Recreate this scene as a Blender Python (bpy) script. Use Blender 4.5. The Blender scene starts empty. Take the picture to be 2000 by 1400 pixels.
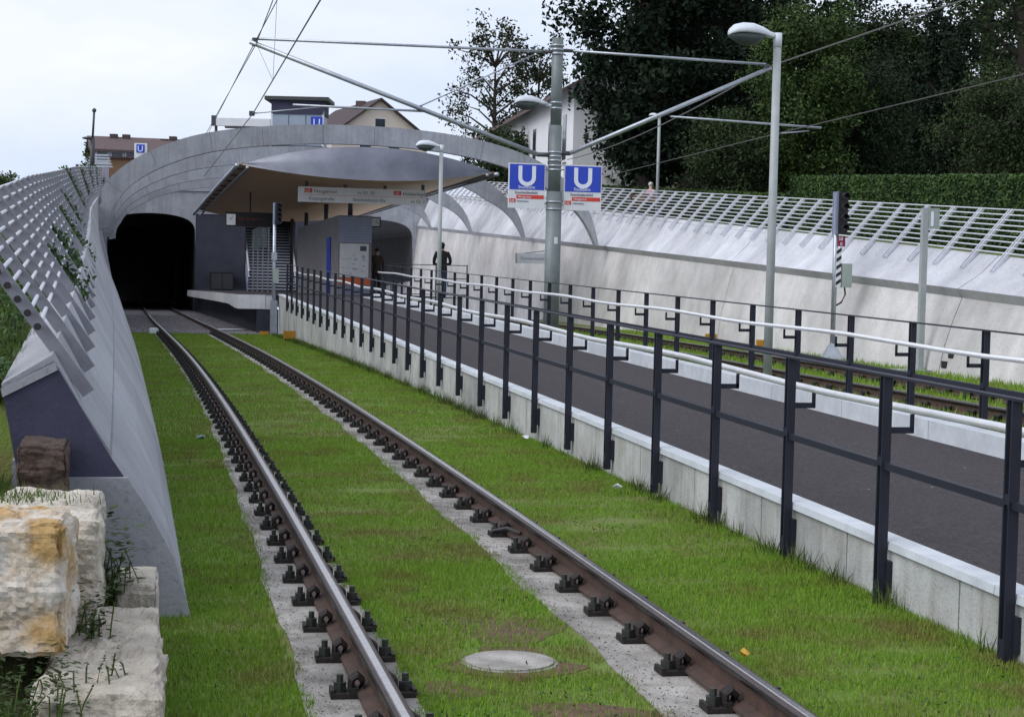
import bpy, bmesh, math, random
import numpy as np
from mathutils import Vector, Matrix
rnd = random.Random(7); rng = np.random.default_rng(11)
sc = bpy.context.scene
col = sc.collection
# ------------------------------------------------------------------ camera, sky, sun, exposure
CAM_H, PITCH, ROLL = 1.656, -0.05205, 0.0235
fw = Vector((0, math.cos(PITCH), math.sin(PITCH))); r0 = Vector((1, 0, 0)); u0 = r0.cross(fw)
cr = r0 * math.cos(ROLL) + u0 * math.sin(ROLL); cu = u0 * math.cos(ROLL) - r0 * math.sin(ROLL)
cam = bpy.data.objects.new('camera', bpy.data.cameras.new('camera')); col.objects.link(cam)
cam.data.sensor_width = 36; cam.data.lens = 63.0; cam.data.clip_start = .05; cam.data.clip_end = 3000
cam.matrix_world = Matrix(((cr.x, cu.x, -fw.x, 0), (cr.y, cu.y, -fw.y, 0), (cr.z, cu.z, -fw.z, CAM_H), (0, 0, 0, 1)))
sc.camera = cam
SUN_EL, SUN_AZ = math.radians(42), math.radians(240)      # azimuth measured clockwise from +Y
world = bpy.data.worlds.new('World'); sc.world = world; world.use_nodes = True
nt = world.node_tree; nt.nodes.clear()
out = nt.nodes.new('ShaderNodeOutputWorld'); bg = nt.nodes.new('ShaderNodeBackground')
sky = nt.nodes.new('ShaderNodeTexSky'); sky.sky_type = 'NISHITA'; sky.sun_disc = False
sky.sun_elevation = SUN_EL; sky.sun_rotation = SUN_AZ
tc = nt.nodes.new('ShaderNodeTexCoord'); mp = nt.nodes.new('ShaderNodeMapping'); mp.inputs['Scale'].default_value = (1, 1, 2.6)
nz = nt.nodes.new('ShaderNodeTexNoise'); nz.inputs['Scale'].default_value = 2.3; nz.inputs['Detail'].default_value = 7; nz.inputs['Roughness'].default_value = .55
rp = nt.nodes.new('ShaderNodeValToRGB')
rp.color_ramp.elements[0].position = .36; rp.color_ramp.elements[0].color = (4.6, 5.3, 6.75, 1)
rp.color_ramp.elements[1].position = .62; rp.color_ramp.elements[1].color = (6.65, 6.8, 7.2, 1)
mx = nt.nodes.new('ShaderNodeMixRGB'); mx.inputs['Fac'].default_value = .93
nt.links.new(tc.outputs['Generated'], mp.inputs['Vector']); nt.links.new(mp.outputs[0], nz.inputs['Vector'])
nt.links.new(nz.outputs['Fac'], rp.inputs[0]); nt.links.new(sky.outputs[0], mx.inputs[1]); nt.links.new(rp.outputs[0], mx.inputs[2])
nt.links.new(mx.outputs[0], bg.inputs['Color']); bg.inputs['Strength'].default_value = .1
nt.links.new(bg.outputs[0], out.inputs[0])
sun = bpy.data.objects.new('sun', bpy.data.lights.new('sun', 'SUN')); col.objects.link(sun)
sun.data.energy = 1.3; sun.data.angle = math.radians(45); sun.data.color = (1, .98, .95)
sd = Vector((math.sin(SUN_AZ) * math.cos(SUN_EL), math.cos(SUN_AZ) * math.cos(SUN_EL), math.sin(SUN_EL)))
sun.rotation_euler = sd.to_track_quat('Z', 'Y').to_euler(); sun.location = (0, 0, 30)
vs = sc.view_settings; vs.view_transform = 'Standard'; vs.look = 'None'; vs.gamma = 1; vs.use_curve_mapping = False; vs.exposure = 0.62
# ------------------------------------------------------------------ alignment of the left track (s along it, u to its right)
S2 = np.linspace(-30, 260, 5801); DS = S2[1] - S2[0]
_k = np.where(S2 > 75, 0, np.where(S2 < -5, 0, .00074 - .00106 * np.clip((S2 - 30.08) / 10, 0, 1)))
TH = np.cumsum(_k) * DS; _i0 = int(np.argmin(abs(S2))); TH = TH - TH[_i0] + .19742
CX = np.cumsum(-np.sin(TH)) * DS; CX = CX - CX[_i0] + .70809
CY = np.cumsum(np.cos(TH)) * DS; CY = CY - CY[_i0] + 5
def cxy(s): return float(np.interp(s, S2, CX)), float(np.interp(s, S2, CY)), float(np.interp(s, S2, TH))
def T(s, u, z=0.0):
    x, y, t = cxy(s); return Vector((x + math.cos(t) * u, y + math.sin(t) * u, z))
def Tn(s, u):
    t = np.interp(s, S2, TH); return np.interp(s, S2, CX) + np.cos(t) * u, np.interp(s, S2, CY) + np.sin(t) * u
def nrm(s): t = cxy(s)[2]; return Vector((math.cos(t), math.sin(t), 0))
def tan(s): t = cxy(s)[2]; return Vector((-math.sin(t), math.cos(t), 0))
def zt(s):
    s = np.asarray(s, float); a = .00049 * s - .00016 * s * s
    return np.where(s < 0, 0, np.where(s < 52, a, -.4072 - .01615 * (s - 52)))
def zc(s): return .125 + .0105 * np.asarray(s, float)                       # top of the front kerb cap
def zp(s):                                                                    # walking surface
    s = np.asarray(s, float); return np.where(s < 48.6, zc(s) - .03, np.where(s < 62, .605 + (s - 48.6) / 13.4 * (zt(62) + .98 - .605), zt(s) + .98))
def ku(s): return 2.36 + .012 * max(0, s - 20)
def urt(s): return np.interp(s, [-30, 0, 14, 21, 28, 40, 52, 70, 140], [8.3, 8.45, 8.65, 8.9, 9.35, 10.0, 10.4, 10.6, 10.8])
def zrg(s): return -.04 - .0072 * (np.asarray(s, float) - 21)                # grass level along the right track
def uw(s): return urt(s) + 2.95
def zled(s): return .6 + .033 * (np.asarray(s, float) - 4)                   # underside of the wall ledge
def ztop(s): return 1.02 + .0505 * (np.asarray(s, float) - 4.5)              # top of the sloped upper wall
def zlat(s): return 1.76 + .05 * (np.asarray(s, float) - 4.5)                # top of the lattice
def fleft(s): return -1.47 - .0085 * (s - 4.5)                              # foot of the left wall
def lleft(s): return -1.87 - .0145 * (s - 4.5)                              # its groove
def uleft(s, o): return fleft(s) + (lleft(s) - fleft(s)) * o / .41 if o < .41 else lleft(s) - (o - .41)
def ztl(s): return 1.15 + .0505 * (np.asarray(s, float) - 4.5)
def srange(a, b, d): n = max(1, int(math.ceil((b - a) / d))); return [a + (b - a) * i / n for i in range(n + 1)]
# ------------------------------------------------------------------ materials
MATS = {}
def mat(name, c, c2=None, scale=3.0, rough=.75, metal=0, bump=0, bscale=40, stain=0, streak=0, island=0, spec=.5, coat=0, alpha=1, emit=0, trans=0, contrast=(.35, .65)):
    m = bpy.data.materials.new(name); m.use_nodes = True; n = m.node_tree; P = n.nodes['Principled BSDF']; L = n.links
    P.inputs['Roughness'].default_value = rough; P.inputs['Metallic'].default_value = metal
    P.inputs['Specular IOR Level'].default_value = spec
    c2 = c2 or tuple(x * .8 for x in c)
    geo = n.nodes.new('ShaderNodeNewGeometry')
    a = n.nodes.new('ShaderNodeTexNoise'); a.inputs['Scale'].default_value = scale; a.inputs['Detail'].default_value = 6; a.inputs['Roughness'].default_value = .6
    L.new(geo.outputs['Position'], a.inputs['Vector'])
    r = n.nodes.new('ShaderNodeValToRGB'); r.color_ramp.elements[0].position = contrast[0]; r.color_ramp.elements[1].position = contrast[1]
    r.color_ramp.elements[0].color = (*c2, 1); r.color_ramp.elements[1].color = (*c, 1)
    L.new(a.outputs['Fac'], r.inputs[0]); cur = r.outputs[0]
    def mul(fac_out, lo, hi, strength):
        nonlocal cur
        mr = n.nodes.new('ShaderNodeMapRange'); mr.inputs['From Min'].default_value = lo; mr.inputs['From Max'].default_value = hi
        mr.inputs['To Min'].default_value = 1 - strength; mr.inputs['To Max'].default_value = 1
        L.new(fac_out, mr.inputs['Value'])
        x = n.nodes.new('ShaderNodeMixRGB'); x.blend_type = 'MULTIPLY'; x.inputs['Fac'].default_value = 1
        L.new(cur, x.inputs[1]); L.new(mr.outputs[0], x.inputs[2]); cur = x.outputs[0]
    if stain:
        b = n.nodes.new('ShaderNodeTexNoise'); b.inputs['Scale'].default_value = scale * .22; b.inputs['Detail'].default_value = 5
        L.new(geo.outputs['Position'], b.inputs['Vector']); mul(b.outputs['Fac'], .35, .6, stain)
        d = n.nodes.new('ShaderNodeTexNoise'); d.inputs['Scale'].default_value = scale * 14; d.inputs['Detail'].default_value = 2
        L.new(geo.outputs['Position'], d.inputs['Vector']); mul(d.outputs['Fac'], .3, .42, stain * .8)
    if streak:
        q = n.nodes.new('ShaderNodeMapping'); q.inputs['Scale'].default_value = (7, 7, .45)
        L.new(geo.outputs['Position'], q.inputs['Vector'])
        b = n.nodes.new('ShaderNodeTexNoise'); b.inputs['Scale'].default_value = 1.6; b.inputs['Detail'].default_value = 5
        L.new(q.outputs[0], b.inputs['Vector']); mul(b.outputs['Fac'], .34, .56, streak)
    if island:
        mul(geo.outputs['Random Per Island'], 0, 1, island)
    L.new(cur, P.inputs['Base Color'])
    if bump:
        b = n.nodes.new('ShaderNodeTexNoise'); b.inputs['Scale'].default_value = bscale; b.inputs['Detail'].default_value = 4
        L.new(geo.outputs['Position'], b.inputs['Vector'])
        bm = n.nodes.new('ShaderNodeBump'); bm.inputs['Strength'].default_value = bump; bm.inputs['Distance'].default_value = .02
        L.new(b.outputs['Fac'], bm.inputs['Height']); L.new(bm.outputs[0], P.inputs['Normal'])
    if emit:
        L.new(cur, P.inputs['Emission Color']); P.inputs['Emission Strength'].default_value = emit
    if trans: P.inputs['Transmission Weight'].default_value = trans
    if alpha < 1: P.inputs['Alpha'].default_value = alpha
    MATS[name] = m; return m
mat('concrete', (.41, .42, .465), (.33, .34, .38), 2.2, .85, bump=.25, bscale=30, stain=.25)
mat('wall_bluish_light', (.62, .63, .69), (.49, .50, .55), 1.4, .85, bump=.3, bscale=30, stain=.3)  # upper right wall: bluish light put into the colour of the same concrete
mat('wall_warm_light', (.65, .64, .645), (.53, .515, .515), 1.6, .85, bump=.3, bscale=30, stain=.3)  # lower right wall: same concrete again, warmer light tinted into the colour
mat('concrete_arch', (.40, .415, .46), (.31, .325, .365), 1.6, .8, bump=.2, bscale=20, stain=.25, streak=.15)
mat('ledge', (.42, .425, .46), (.35, .355, .385), 2, .85, stain=.2)  # wall concrete darkened: shade of the down-facing ledge put into the colour
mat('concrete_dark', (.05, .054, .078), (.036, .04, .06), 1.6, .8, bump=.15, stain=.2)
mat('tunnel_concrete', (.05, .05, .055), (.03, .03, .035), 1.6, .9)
mat('kerb_concrete', (.54, .56, .57), (.43, .43, .41), 4, .85, bump=.25, bscale=60, stain=.35, streak=.15)
mat('kerb_cap', (.6, .64, .69), (.5, .54, .59), 6, .7, bump=.1, stain=.15)
mat('strip_concrete', (.45, .43, .41), (.27, .25, .23), 6, .9, bump=.5, bscale=60, stain=.5)
mat('end_face', (.05, .05, .095), (.036, .036, .07), 4, .8, bump=.15, stain=.2)
mat('asphalt', (.075, .062, .07), (.014, .011, .014), 38, .92, bump=.6, bscale=80, stain=.2, contrast=(.33, .70))
mat('soil', (.05, .055, .018), (.03, .026, .012), 6, .95, bump=.5, bscale=40)
mat('grass_floor', (.125, .2, .03), (.14, .125, .045), 2.6, .95, bump=.6, bscale=60)
mat('grass', (.195, .35, .034), (.215, .2, .055), 2.1, .75, island=.38, spec=.2, contrast=(.31, .52))
mat('grass_bank', (.10, .19, .03), (.075, .085, .022), 1.1, .7, island=.5, spec=.25)
mat('ballast', (.3, .28, .3), (.16, .15, .17), 30, .95, bump=1, bscale=30, island=.5)
mat('rail_rust', (.085, .047, .034), (.042, .027, .023), 9, .75, bump=.2, bscale=80)
mat('rail_head', (.5, .49, .5), (.38, .37, .38), 20, .25, metal=1)
mat('rail_side', (.09, .075, .08), (.06, .05, .055), 20, .4, metal=.8)
mat('fastener', (.03, .022, .02), (.014, .012, .012), 60, .7, metal=.3, bump=.2)
mat('nut', (.055, .06, .055), (.03, .034, .03), 60, .55, metal=.4)
mat('fence_paint', (.02, .022, .036), (.016, .018, .03), 8, .5, spec=.3)
mat('galv', (.42, .45, .5), (.33, .36, .41), 9, .42, metal=.75)
mat('bar_metal', (.24, .24, .28), (.19, .19, .225), 12, .5, metal=.35)
mat('galv_pale', (.66, .68, .74), (.56, .58, .64), 12, .45, metal=.25)
mat('steel_bright', (.88, .89, .92), (.8, .81, .84), 10, .3, metal=.45)
mat('mast_paint', (.2, .23, .235), (.16, .185, .19), 5, .55, metal=.3, bump=.05, stain=.15)
mat('lamp_paint', (.36, .39, .4), (.31, .34, .35), 5, .5, stain=.1)
mat('lamp_head', (.6, .64, .7), (.52, .56, .62), 5, .4)
mat('lamp_glass', (.07, .085, .09), (.055, .068, .07), 5, .5, spec=.2)
mat('canopy_metal', (.2, .21, .255), (.12, .128, .165), .8, .45, metal=.45)
mat('wood', (.56, .38, .215), (.5, .33, .18), 6, .6, bump=.1)
mat('white_paint', (.72, .74, .78), (.66, .68, .72), 4, .5, stain=.08)
mat('platform_white', (.68, .68, .7), (.6, .6, .62), 3, .6, stain=.15, streak=.1)
mat('blue_sign', (.01, .05, .5), (.01, .045, .46), 3, .35)
mat('letter_white', (.72, .76, .85), (.7, .74, .83), 3, .5)
mat('red_sign', (.62, .045, .025), (.58, .04, .022), 3, .45)
mat('ink', (.07, .08, .12), (.06, .07, .1), 3, .6)
mat('orange', (.62, .13, .03), (.55, .11, .025), 3, .5)
mat('black', (.012, .012, .014), (.008, .008, .01), 4, .6)
mat('dark_grey', (.05, .05, .06), (.04, .04, .05), 4, .5)
mat('blue_grey', (.22, .25, .36), (.18, .2, .3), 3, .5)
mat('kiosk_grey', (.25, .245, .265), (.2, .195, .21), 3, .6, stain=.1)
mat('kiosk_blue', (.3, .34, .48), (.26, .3, .43), 3, .5)
mat('box_green', (.33, .38, .35), (.29, .34, .31), 4, .5, stain=.1)
mat('yellow', (.55, .27, .02), (.45, .2, .015), 12, .6, stain=.3)
mat('glass', (.35, .5, .48), (.3, .44, .42), 3, .08, trans=.6, alpha=.6)
mat('plaster_cream', (.72, .63, .59), (.66, .57, .53), 1, .9, stain=.1)
mat('plaster_white', (.72, .72, .76), (.66, .66, .7), .7, .9, stain=.08)
mat('plaster_lilac', (.38, .37, .45), (.33, .32, .4), 1, .9, stain=.1)
mat('roof_brown', (.12, .08, .078), (.08, .056, .058), 4, .9, bump=.4, bscale=8)
mat('roof_dark', (.07, .045, .05), (.05, .035, .04), 4, .9)
mat('window_glass', (.05, .06, .08), (.03, .035, .05), 3, .12)
mat('limestone', (.64, .59, .51), (.47, .42, .35), 9, .95, bump=1.0, bscale=28, stain=.35)
mat('limestone_ochre', (.56, .52, .47), (.40, .26, .11), 4.2, .95, bump=.9, bscale=18, stain=.35, contrast=(.42, .6))
mat('brown_stone', (.085, .055, .042), (.045, .03, .026), 9, .9, bump=.6, bscale=30)
mat('leaf_dark', (0.0306, 0.0612, 0.0238), (0.0153, 0.0289, 0.0153), .5, .7, island=.6, spec=.2)
mat('leaf_conifer', (0.0238, 0.0442, 0.0238), (0.0119, 0.0221, 0.0136), .5, .75, island=.6, spec=.15)
mat('leaf_mid', (.046, .076, .025), (.022, .036, .014), .6, .7, island=.6, spec=.2)
mat('leaf_light', (.075, .13, .03), (.035, .062, .018), .7, .7, island=.6, spec=.2)
mat('leaf_autumn', (.05, .07, .03), (.035, .035, .018), .7, .75, island=.6, spec=.2)
mat('leaf_hedge', (.085, .16, .045), (.045, .085, .026), 1.2, .7, island=.6, spec=.2)
mat('leaf_creeper', (.05, .13, .02), (.03, .07, .015), 2, .7, island=.6)
mat('bark', (.05, .04, .035), (.028, .023, .02), 8, .95, bump=.5)
mat('skin', (.45, .27, .19), (.42, .25, .17), 5, .6)
mat('jacket_black', (.012, .012, .016), (.008, .008, .011), 8, .85)
mat('jeans', (.03, .05, .11), (.022, .038, .09), 10, .9)
mat('flecks', (.5, .5, .48), (.4, .4, .38), 9, .8)
mat('tower_roof', (.05, .055, .055), (.04, .045, .045), 4, .6)
mat('tower_glass', (.3, .36, .44), (.24, .29, .36), .8, .15, spec=.6)
mat('hair_dark', (.015, .012, .01), (.01, .008, .007), 10, .7)
mat('hair_white', (.62, .62, .62), (.5, .5, .5), 10, .7)
mat('shirt_pink', (.5, .3, .36), (.44, .26, .31), 8, .85)
mat('cloth_brown', (.05, .035, .03), (.035, .025, .02), 8, .85)
mat('red_dim', (.25, .01, .05), (.2, .01, .04), 5, .5)
mat('copper_litter', (.5, .52, .52), (.4, .42, .42), 9, .7)
mat('plastic_green', (.1, .2, .17), (.07, .15, .13), 9, .4)
mat('leaf_yellow', (.6, .38, .05), (.5, .28, .03), 20, .7)
mat('led', (.35, .07, .01), (.02, .01, .01), 60, .5)
mat('cable', (.05, .045, .045), (.04, .035, .035), 6, .6)
mat('wire', (.11, .1, .1), (.08, .075, .075), 6, .5, metal=.5)
mat('wood_box', (.17, .1, .05), (.13, .075, .04), 3, .8)
# ------------------------------------------------------------------ mesh helpers
class MB:
    def __init__(s): s.v = []; s.f = []; s.m = []; s.mi = 0
    def add(s, vs, fs):
        o = len(s.v); s.v += [tuple(v) for v in vs]; s.f += [tuple(o + i for i in f) for f in fs]; s.m += [s.mi] * len(fs); return s
    def hexa(s, p): return s.add(p, [(0, 3, 2, 1), (4, 5, 6, 7), (0, 1, 5, 4), (1, 2, 6, 5), (2, 3, 7, 6), (3, 0, 4, 7)])
    def box(s, c, d, R=None):
        c = Vector(c); h = Vector(d) / 2; pts = []
        for z in (-1, 1):
            for x, y in ((-1, -1), (1, -1), (1, 1), (-1, 1)):
                q = Vector((x * h.x, y * h.y, z * h.z)); pts.append(c + (R @ q if R else q))
        return s.hexa(pts)
    def tube(s, pts, r, n=8, cap=True):
        pts = [Vector(p) for p in pts]; rings = []
        if not hasattr(r, '__len__'): r = [r] * len(pts)
        for i, p in enumerate(pts):
            d = (pts[min(i + 1, len(pts) - 1)] - pts[max(i - 1, 0)]).normalized()
            a = d.cross(Vector((0, 0, 1)) if abs(d.z) < .95 else Vector((1, 0, 0))).normalized(); b = d.cross(a)
            rings.append([p + (a * math.cos(2 * math.pi * k / n) + b * math.sin(2 * math.pi * k / n)) * r[i] for k in range(n)])
        vs = [v for R_ in rings for v in R_]; fs = []
        for i in range(len(pts) - 1):
            for k in range(n):
                k2 = (k + 1) % n; fs.append((i * n + k, i * n + k2, (i + 1) * n + k2, (i + 1) * n + k))
        if cap: fs.append(tuple(range(n))); fs.append(tuple((len(pts) - 1) * n + k for k in reversed(range(n))))
        return s.add(vs, fs)
    def loft(s, rings, closed=True, cap=True):
        n = len(rings[0]); vs = [v for R_ in rings for v in R_]; fs = []
        for i in range(len(rings) - 1):
            for k in range(n if closed else n - 1):
                k2 = (k + 1) % n; fs.append((i * n + k, i * n + k2, (i + 1) * n + k2, (i + 1) * n + k))
        if closed and cap: fs.append(tuple(range(n))); fs.append(tuple((len(rings) - 1) * n + k for k in reversed(range(n))))
        return s.add(vs, fs)
    def sweep(s, prof, ss, closed=True, cap=True):            # prof(s) -> [(u, z)] in track coordinates
        return s.loft([[T(a, u, z) for u, z in prof(a)] for a in ss], closed, cap)
    def ball(s, c, r, n=8, m=6, sc3=(1, 1, 1)):
        c = Vector(c); rings = []
        for i in range(m + 1):
            t = math.pi * i / m; rr = max(.02, math.sin(t))
            rings.append([c + Vector((math.cos(2 * math.pi * k / n) * rr * r * sc3[0], math.sin(2 * math.pi * k / n) * rr * r * sc3[1], math.cos(t) * r * sc3[2])) for k in range(n)])
        return s.loft(rings)
    def mesh(s, name, mats, smooth=False, org=(0, 0, 0)):
        me = bpy.data.meshes.new(name); o = Vector(org)
        me.from_pydata([tuple(Vector(v) - o) for v in s.v], [], s.f)
        for m in (mats if isinstance(mats, (list, tuple)) else [mats]): me.materials.append(MATS[m])
        if s.m and max(s.m): me.polygons.foreach_set('material_index', s.m)
        bm = bmesh.new(); bm.from_mesh(me); bmesh.ops.recalc_face_normals(bm, faces=bm.faces); bm.to_mesh(me); bm.free()
        if smooth: me.polygons.foreach_set('use_smooth', [True] * len(me.polygons))
        me.update(); return me
    def build(s, name, mats, parent=None, smooth=False):
        org = parent_org(parent) if parent else (s.center() if False else Vector((0, 0, 0)))
        ob = bpy.data.objects.new(name, s.mesh(name, mats, smooth, org)); col.objects.link(ob)
        if parent: ob.parent = parent
        return ob
def parent_org(p):
    o = Vector((0, 0, 0))
    while p: o += p.location; p = p.parent
    return o
def tag(o, label=None, cat=None, group=None, kind=None):
    if label: o['label'] = label
    if cat: o['category'] = cat
    if group: o['group'] = group
    if kind: o['kind'] = kind
    return o
def thing(name, loc, label, cat, group=None):
    o = bpy.data.objects.new(name, None); col.objects.link(o); o.location = loc; o.empty_display_size = .2
    return tag(o, label, cat, group)
def solo(mb, name, mats, label, cat, group=None, smooth=False, kind=None):
    return tag(mb.build(name, mats, None, smooth), label, cat, group, kind)
def inst(name, me, parent, loc, rotz=0, scale=None):
    o = bpy.data.objects.new(name, me); col.objects.link(o); o.parent = parent
    o.location = Vector(loc) - (parent_org(parent) if parent else Vector((0, 0, 0))); o.rotation_euler = (0, 0, rotz)
    if scale: o.scale = scale
    return o
def np_mesh(name, V, F, m):
    me = bpy.data.meshes.new(name); V = np.asarray(V, np.float32); F = np.asarray(F, np.int32); k = F.shape[1]
    me.vertices.add(len(V)); me.vertices.foreach_set('co', V.ravel())
    me.loops.add(F.size); me.loops.foreach_set('vertex_index', F.ravel())
    me.polygons.add(len(F)); me.polygons.foreach_set('loop_start', np.arange(0, F.size, k, dtype=np.int32))
    me.materials.append(MATS[m]); me.update(calc_edges=True); me.validate(); return me
def np_obj(name, V, F, m, parent=None):
    if parent: V = np.asarray(V) - np.array(parent_org(parent))
    o = bpy.data.objects.new(name, np_mesh(name, V, F, m)); col.objects.link(o)
    if parent: o.parent = parent
    return o
def blades(X, Y, Z, L, W, lean=.7):
    n = len(X); a = rng.uniform(0, 2 * math.pi, n); b = rng.uniform(0, 2 * math.pi, n); ln = L * lean * rng.uniform(.1, 1, n)
    base = np.stack([X, Y, Z], 1); wd = np.stack([np.cos(a), np.sin(a), 0 * a], 1) * W[:, None] / 2
    ld = np.stack([np.cos(b), np.sin(b), 0 * b], 1) * ln[:, None]
    mid = base + ld * .35; mid[:, 2] += L * .62; tip = base + ld; tip[:, 2] += L
    V = np.stack([base - wd, base + wd, mid + wd * .7, tip, mid - wd * .7], 1).reshape(-1, 3)
    o = np.arange(n)[:, None] * 5
    return V, np.concatenate([np.concatenate([o, o + 1, o + 2, o + 4], 1)], 0), np.concatenate([o + 4, o + 2, o + 3, o + 3], 1)
def blade_obj(name, X, Y, Z, L, W, m, lean=.5, parent=None):
    n = len(X); V, Q, _ = blades(X, Y, Z, L, W, lean); V = V.reshape(n, 5, 3)[:, [0, 1, 3]].reshape(-1, 3)
    return np_obj(name, V, np.arange(3 * n).reshape(n, 3), m, parent)
def leaves(P, size, flat=0.0):
    n = len(P); d = rng.normal(size=(n, 3)); d[:, 2] *= (1 - flat); d /= np.linalg.norm(d, axis=1)[:, None]
    e = rng.normal(size=(n, 3)); e -= (e * d).sum(1)[:, None] * d; e /= np.linalg.norm(e, axis=1)[:, None]
    sz = size * rng.uniform(.6, 1.3, n)[:, None]
    V = np.stack([P - d * sz, P - e * sz * .5, P + d * sz, P + e * sz * .5], 1).reshape(-1, 3)
    F = np.arange(n)[:, None] * 4 + np.array([[0, 1, 2, 3]])
    return V, F
def smooth_noise(x, y, seed=0):
    r = np.random.default_rng(seed); g = 0 * np.asarray(x, float)
    for f_ in (.35, .8, 1.7, 3.1):
        a, b, c, d = r.uniform(-1, 1, 4); ph = r.uniform(0, 6, 2)
        g = g + np.sin(f_ * (x * a + y * b) * 4 + ph[0]) * np.sin(f_ * (x * c + y * d) * 4 + ph[1])
    return g / 4
# ------------------------------------------------------------------ terrain
def grid(name, ss, us, zf, m, label=None):
    V = []; F = []
    nu = len(us(ss[0]))
    for s in ss:
        for u in us(s): p = T(s, u); V.append((p.x, p.y, float(zf(s, u))))
    for i in range(len(ss) - 1):
        for j in range(nu - 1): a = i * nu + j; F.append((a, a + 1, a + nu + 1, a + nu))
    me = bpy.data.meshes.new(name); me.from_pydata(V, [], F); me.materials.append(MATS[m])
    me.polygons.foreach_set('use_smooth', [True] * len(F))
    o = bpy.data.objects.new(name, me); col.objects.link(o); o['kind'] = 'structure'
    return o
def sst(x, a, b): t = min(1, max(0, (x - a) / (b - a))); return t * t * (3 - 2 * t)
def zbank(s, u): return -.2 if s < 4.61 else float(ztl(s)) - .25 - .05 * min(12, max(0, -u - 3.2)) + .0 * sst(s, 66, 93) * (1 - sst(-u, 3, 6))
def zfore(s, u):
    z = float(np.interp(-u, [1.5, 1.7, 1.95, 2.3, 2.8, 6, 40], [-.22, -.16, .08, .38, .52, .7, 1.2]))
    return z + .22 * sst(s, 2.0, 4.6) * sst(-u, 2.3, 3.0) - .45 * sst(2.9 - s, 0, 1.8) * sst(-u, 1.4, 2.2)
grid('grass_bank', [4.6] + srange(4.63, 93.5, 2.5), lambda s: [lleft(s) - .3, lleft(s) - .56, lleft(s) - 1.2, -5, -9, -20, -60, -220], zbank, 'grass_floor')
grid('foreground_bank', srange(-20, 4.7, .35), lambda s: [-1.55, -1.75, -1.9, -2.3, -2.6, -2.9, -3.5, -5, -9, -40], zfore, 'soil')  # dark soil colour also stands in for shade around the boulders
grid('grass_terrace', srange(-10, 130, 3), lambda s: [float(uw(s)) + 1.0 + k for k in (0, 1.5, 4, 9, 20, 60, 220)], lambda s, u: min(5.3, float(ztop(s))) - .1 + .02 * (u - float(uw(s)) - 1), 'grass_floor')
grid('street', [93.3, 130, 250], lambda s: [-220, -12, -3.2, 0, 20, 220], lambda s, u: 5.2 if u > -5 else 2.6, 'asphalt')
_g = MB().add([(-1500, 230, 5), (1500, 230, 5), (1500, 2500, 5), (-1500, 2500, 5)], [(0, 1, 2, 3)]).build('ground', 'grass_floor'); _g['kind'] = 'structure'
grid('track_lawn', srange(-14, 47, 1), lambda s: [-2.1, -1, 0, 1, 2, ku(s) + .1], lambda s, u: float(zt(s)) - .172, 'grass_floor')
grid('ballast_bed', srange(47, 140, 2), lambda s: [-2.6, -1, 0, 1, 2.6], lambda s, u: float(zt(s)) - .17, 'ballast')
grid('track_verge', srange(-14, 60, 1), lambda s: list(np.linspace(5.05, float(uw(s)) + .15, 6)), lambda s, u: float(zrg(s)) - .02, 'grass_floor')
# ------------------------------------------------------------------ left track: slabs, rails, fasteners
def strip(u_a, u_b, name, s1=46.9):
    na = lambda s: .10 * min(1, max(0, s / 16)) + .018 * math.sin(s * 2.1) + .012 * math.sin(s * 5.3 + 1)
    mb = MB(); mb.sweep(lambda s: [(u_a + na(s), float(zt(s)) - .30), (u_b, float(zt(s)) - .30), (u_b, float(zt(s)) - .165), (u_a + na(s), float(zt(s)) - .165)], srange(-12, s1, .4))
    o = mb.build(name, 'strip_concrete'); o['kind'] = 'structure'; return o
strip(-1.06, -.7525 + .18, 'concrete_slab'); strip(.385, .7525 + .12, 'concrete_slab')
def railprof(c, z): return [(c - .07, z - .15), (c + .07, z - .15), (c + .07, z - .138), (c + .012, z - .118), (c + .010, z - .045), (c + .035, z - .036), (c + .036, z - .012), (c + .028, z - .003), (c - .028, z - .003), (c - .036, z - .012), (c - .035, z - .036), (c - .010, z - .045), (c - .012, z - .118), (c - .07, z - .138)]
fm = MB()
fm.box((.112, 0, .010), (.135, .125, .02)); fm.box((.085, 0, .03), (.03, .11, .022)); fm.box((.172, 0, .026), (.016, .11, .014))
for y in (-.025, 0, .025):
    fm.tube([(.046, y, .028), (.044, y, .066), (.066, y, .088), (.09, y, .07), (.092, y, .03)], .0145, 6)
fm.mi = 1; fm.tube([(.138, 0, .02), (.138, 0, .06)], .03, 6); fm.tube([(.138, 0, .06), (.138, 0, .092)], .016, 6)
FAST = fm.mesh('fastener', ['fastener', 'nut'])
def rail(uf, zf, label, s0, s1, sides, fs0, fs1, group=None):
    p0 = T(max(s0, 2), uf(2), float(zf(2)) - .15)
    t = thing('rail', p0, label, 'rail', group)
    ss = srange(s0, s1, 1.5)
    MB().sweep(lambda s: railprof(uf(s), float(zf(s))), ss).build('rail_body', 'rail_rust', t)
    MB().sweep(lambda s: [(uf(s) - .018, float(zf(s)) - .002), (uf(s) + .018, float(zf(s)) - .002), (uf(s) + .012, float(zf(s)) + .001), (uf(s) - .012, float(zf(s)) + .001)], ss).build('running_surface', 'rail_head', t)
    MB().sweep(lambda s: [(uf(s) + du, float(zf(s)) + dz) for du, dz in ((-.0375, -.036), (.0375, -.036), (.0385, -.014), (.033, -.006), (.018, -.0015), (-.018, -.0015), (-.033, -.006), (-.0385, -.014))], ss).build('rail_crown', 'rail_side', t, True)
    s = fs0
    while s < fs1:
        for sg in sides:
            th = cxy(s)[2]; inst('fastener', FAST, t, T(s, uf(s), float(zf(s)) - .163), th + (0 if sg > 0 else math.pi) + rnd.uniform(-.04, .04))
        s += .68
    return t
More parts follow.
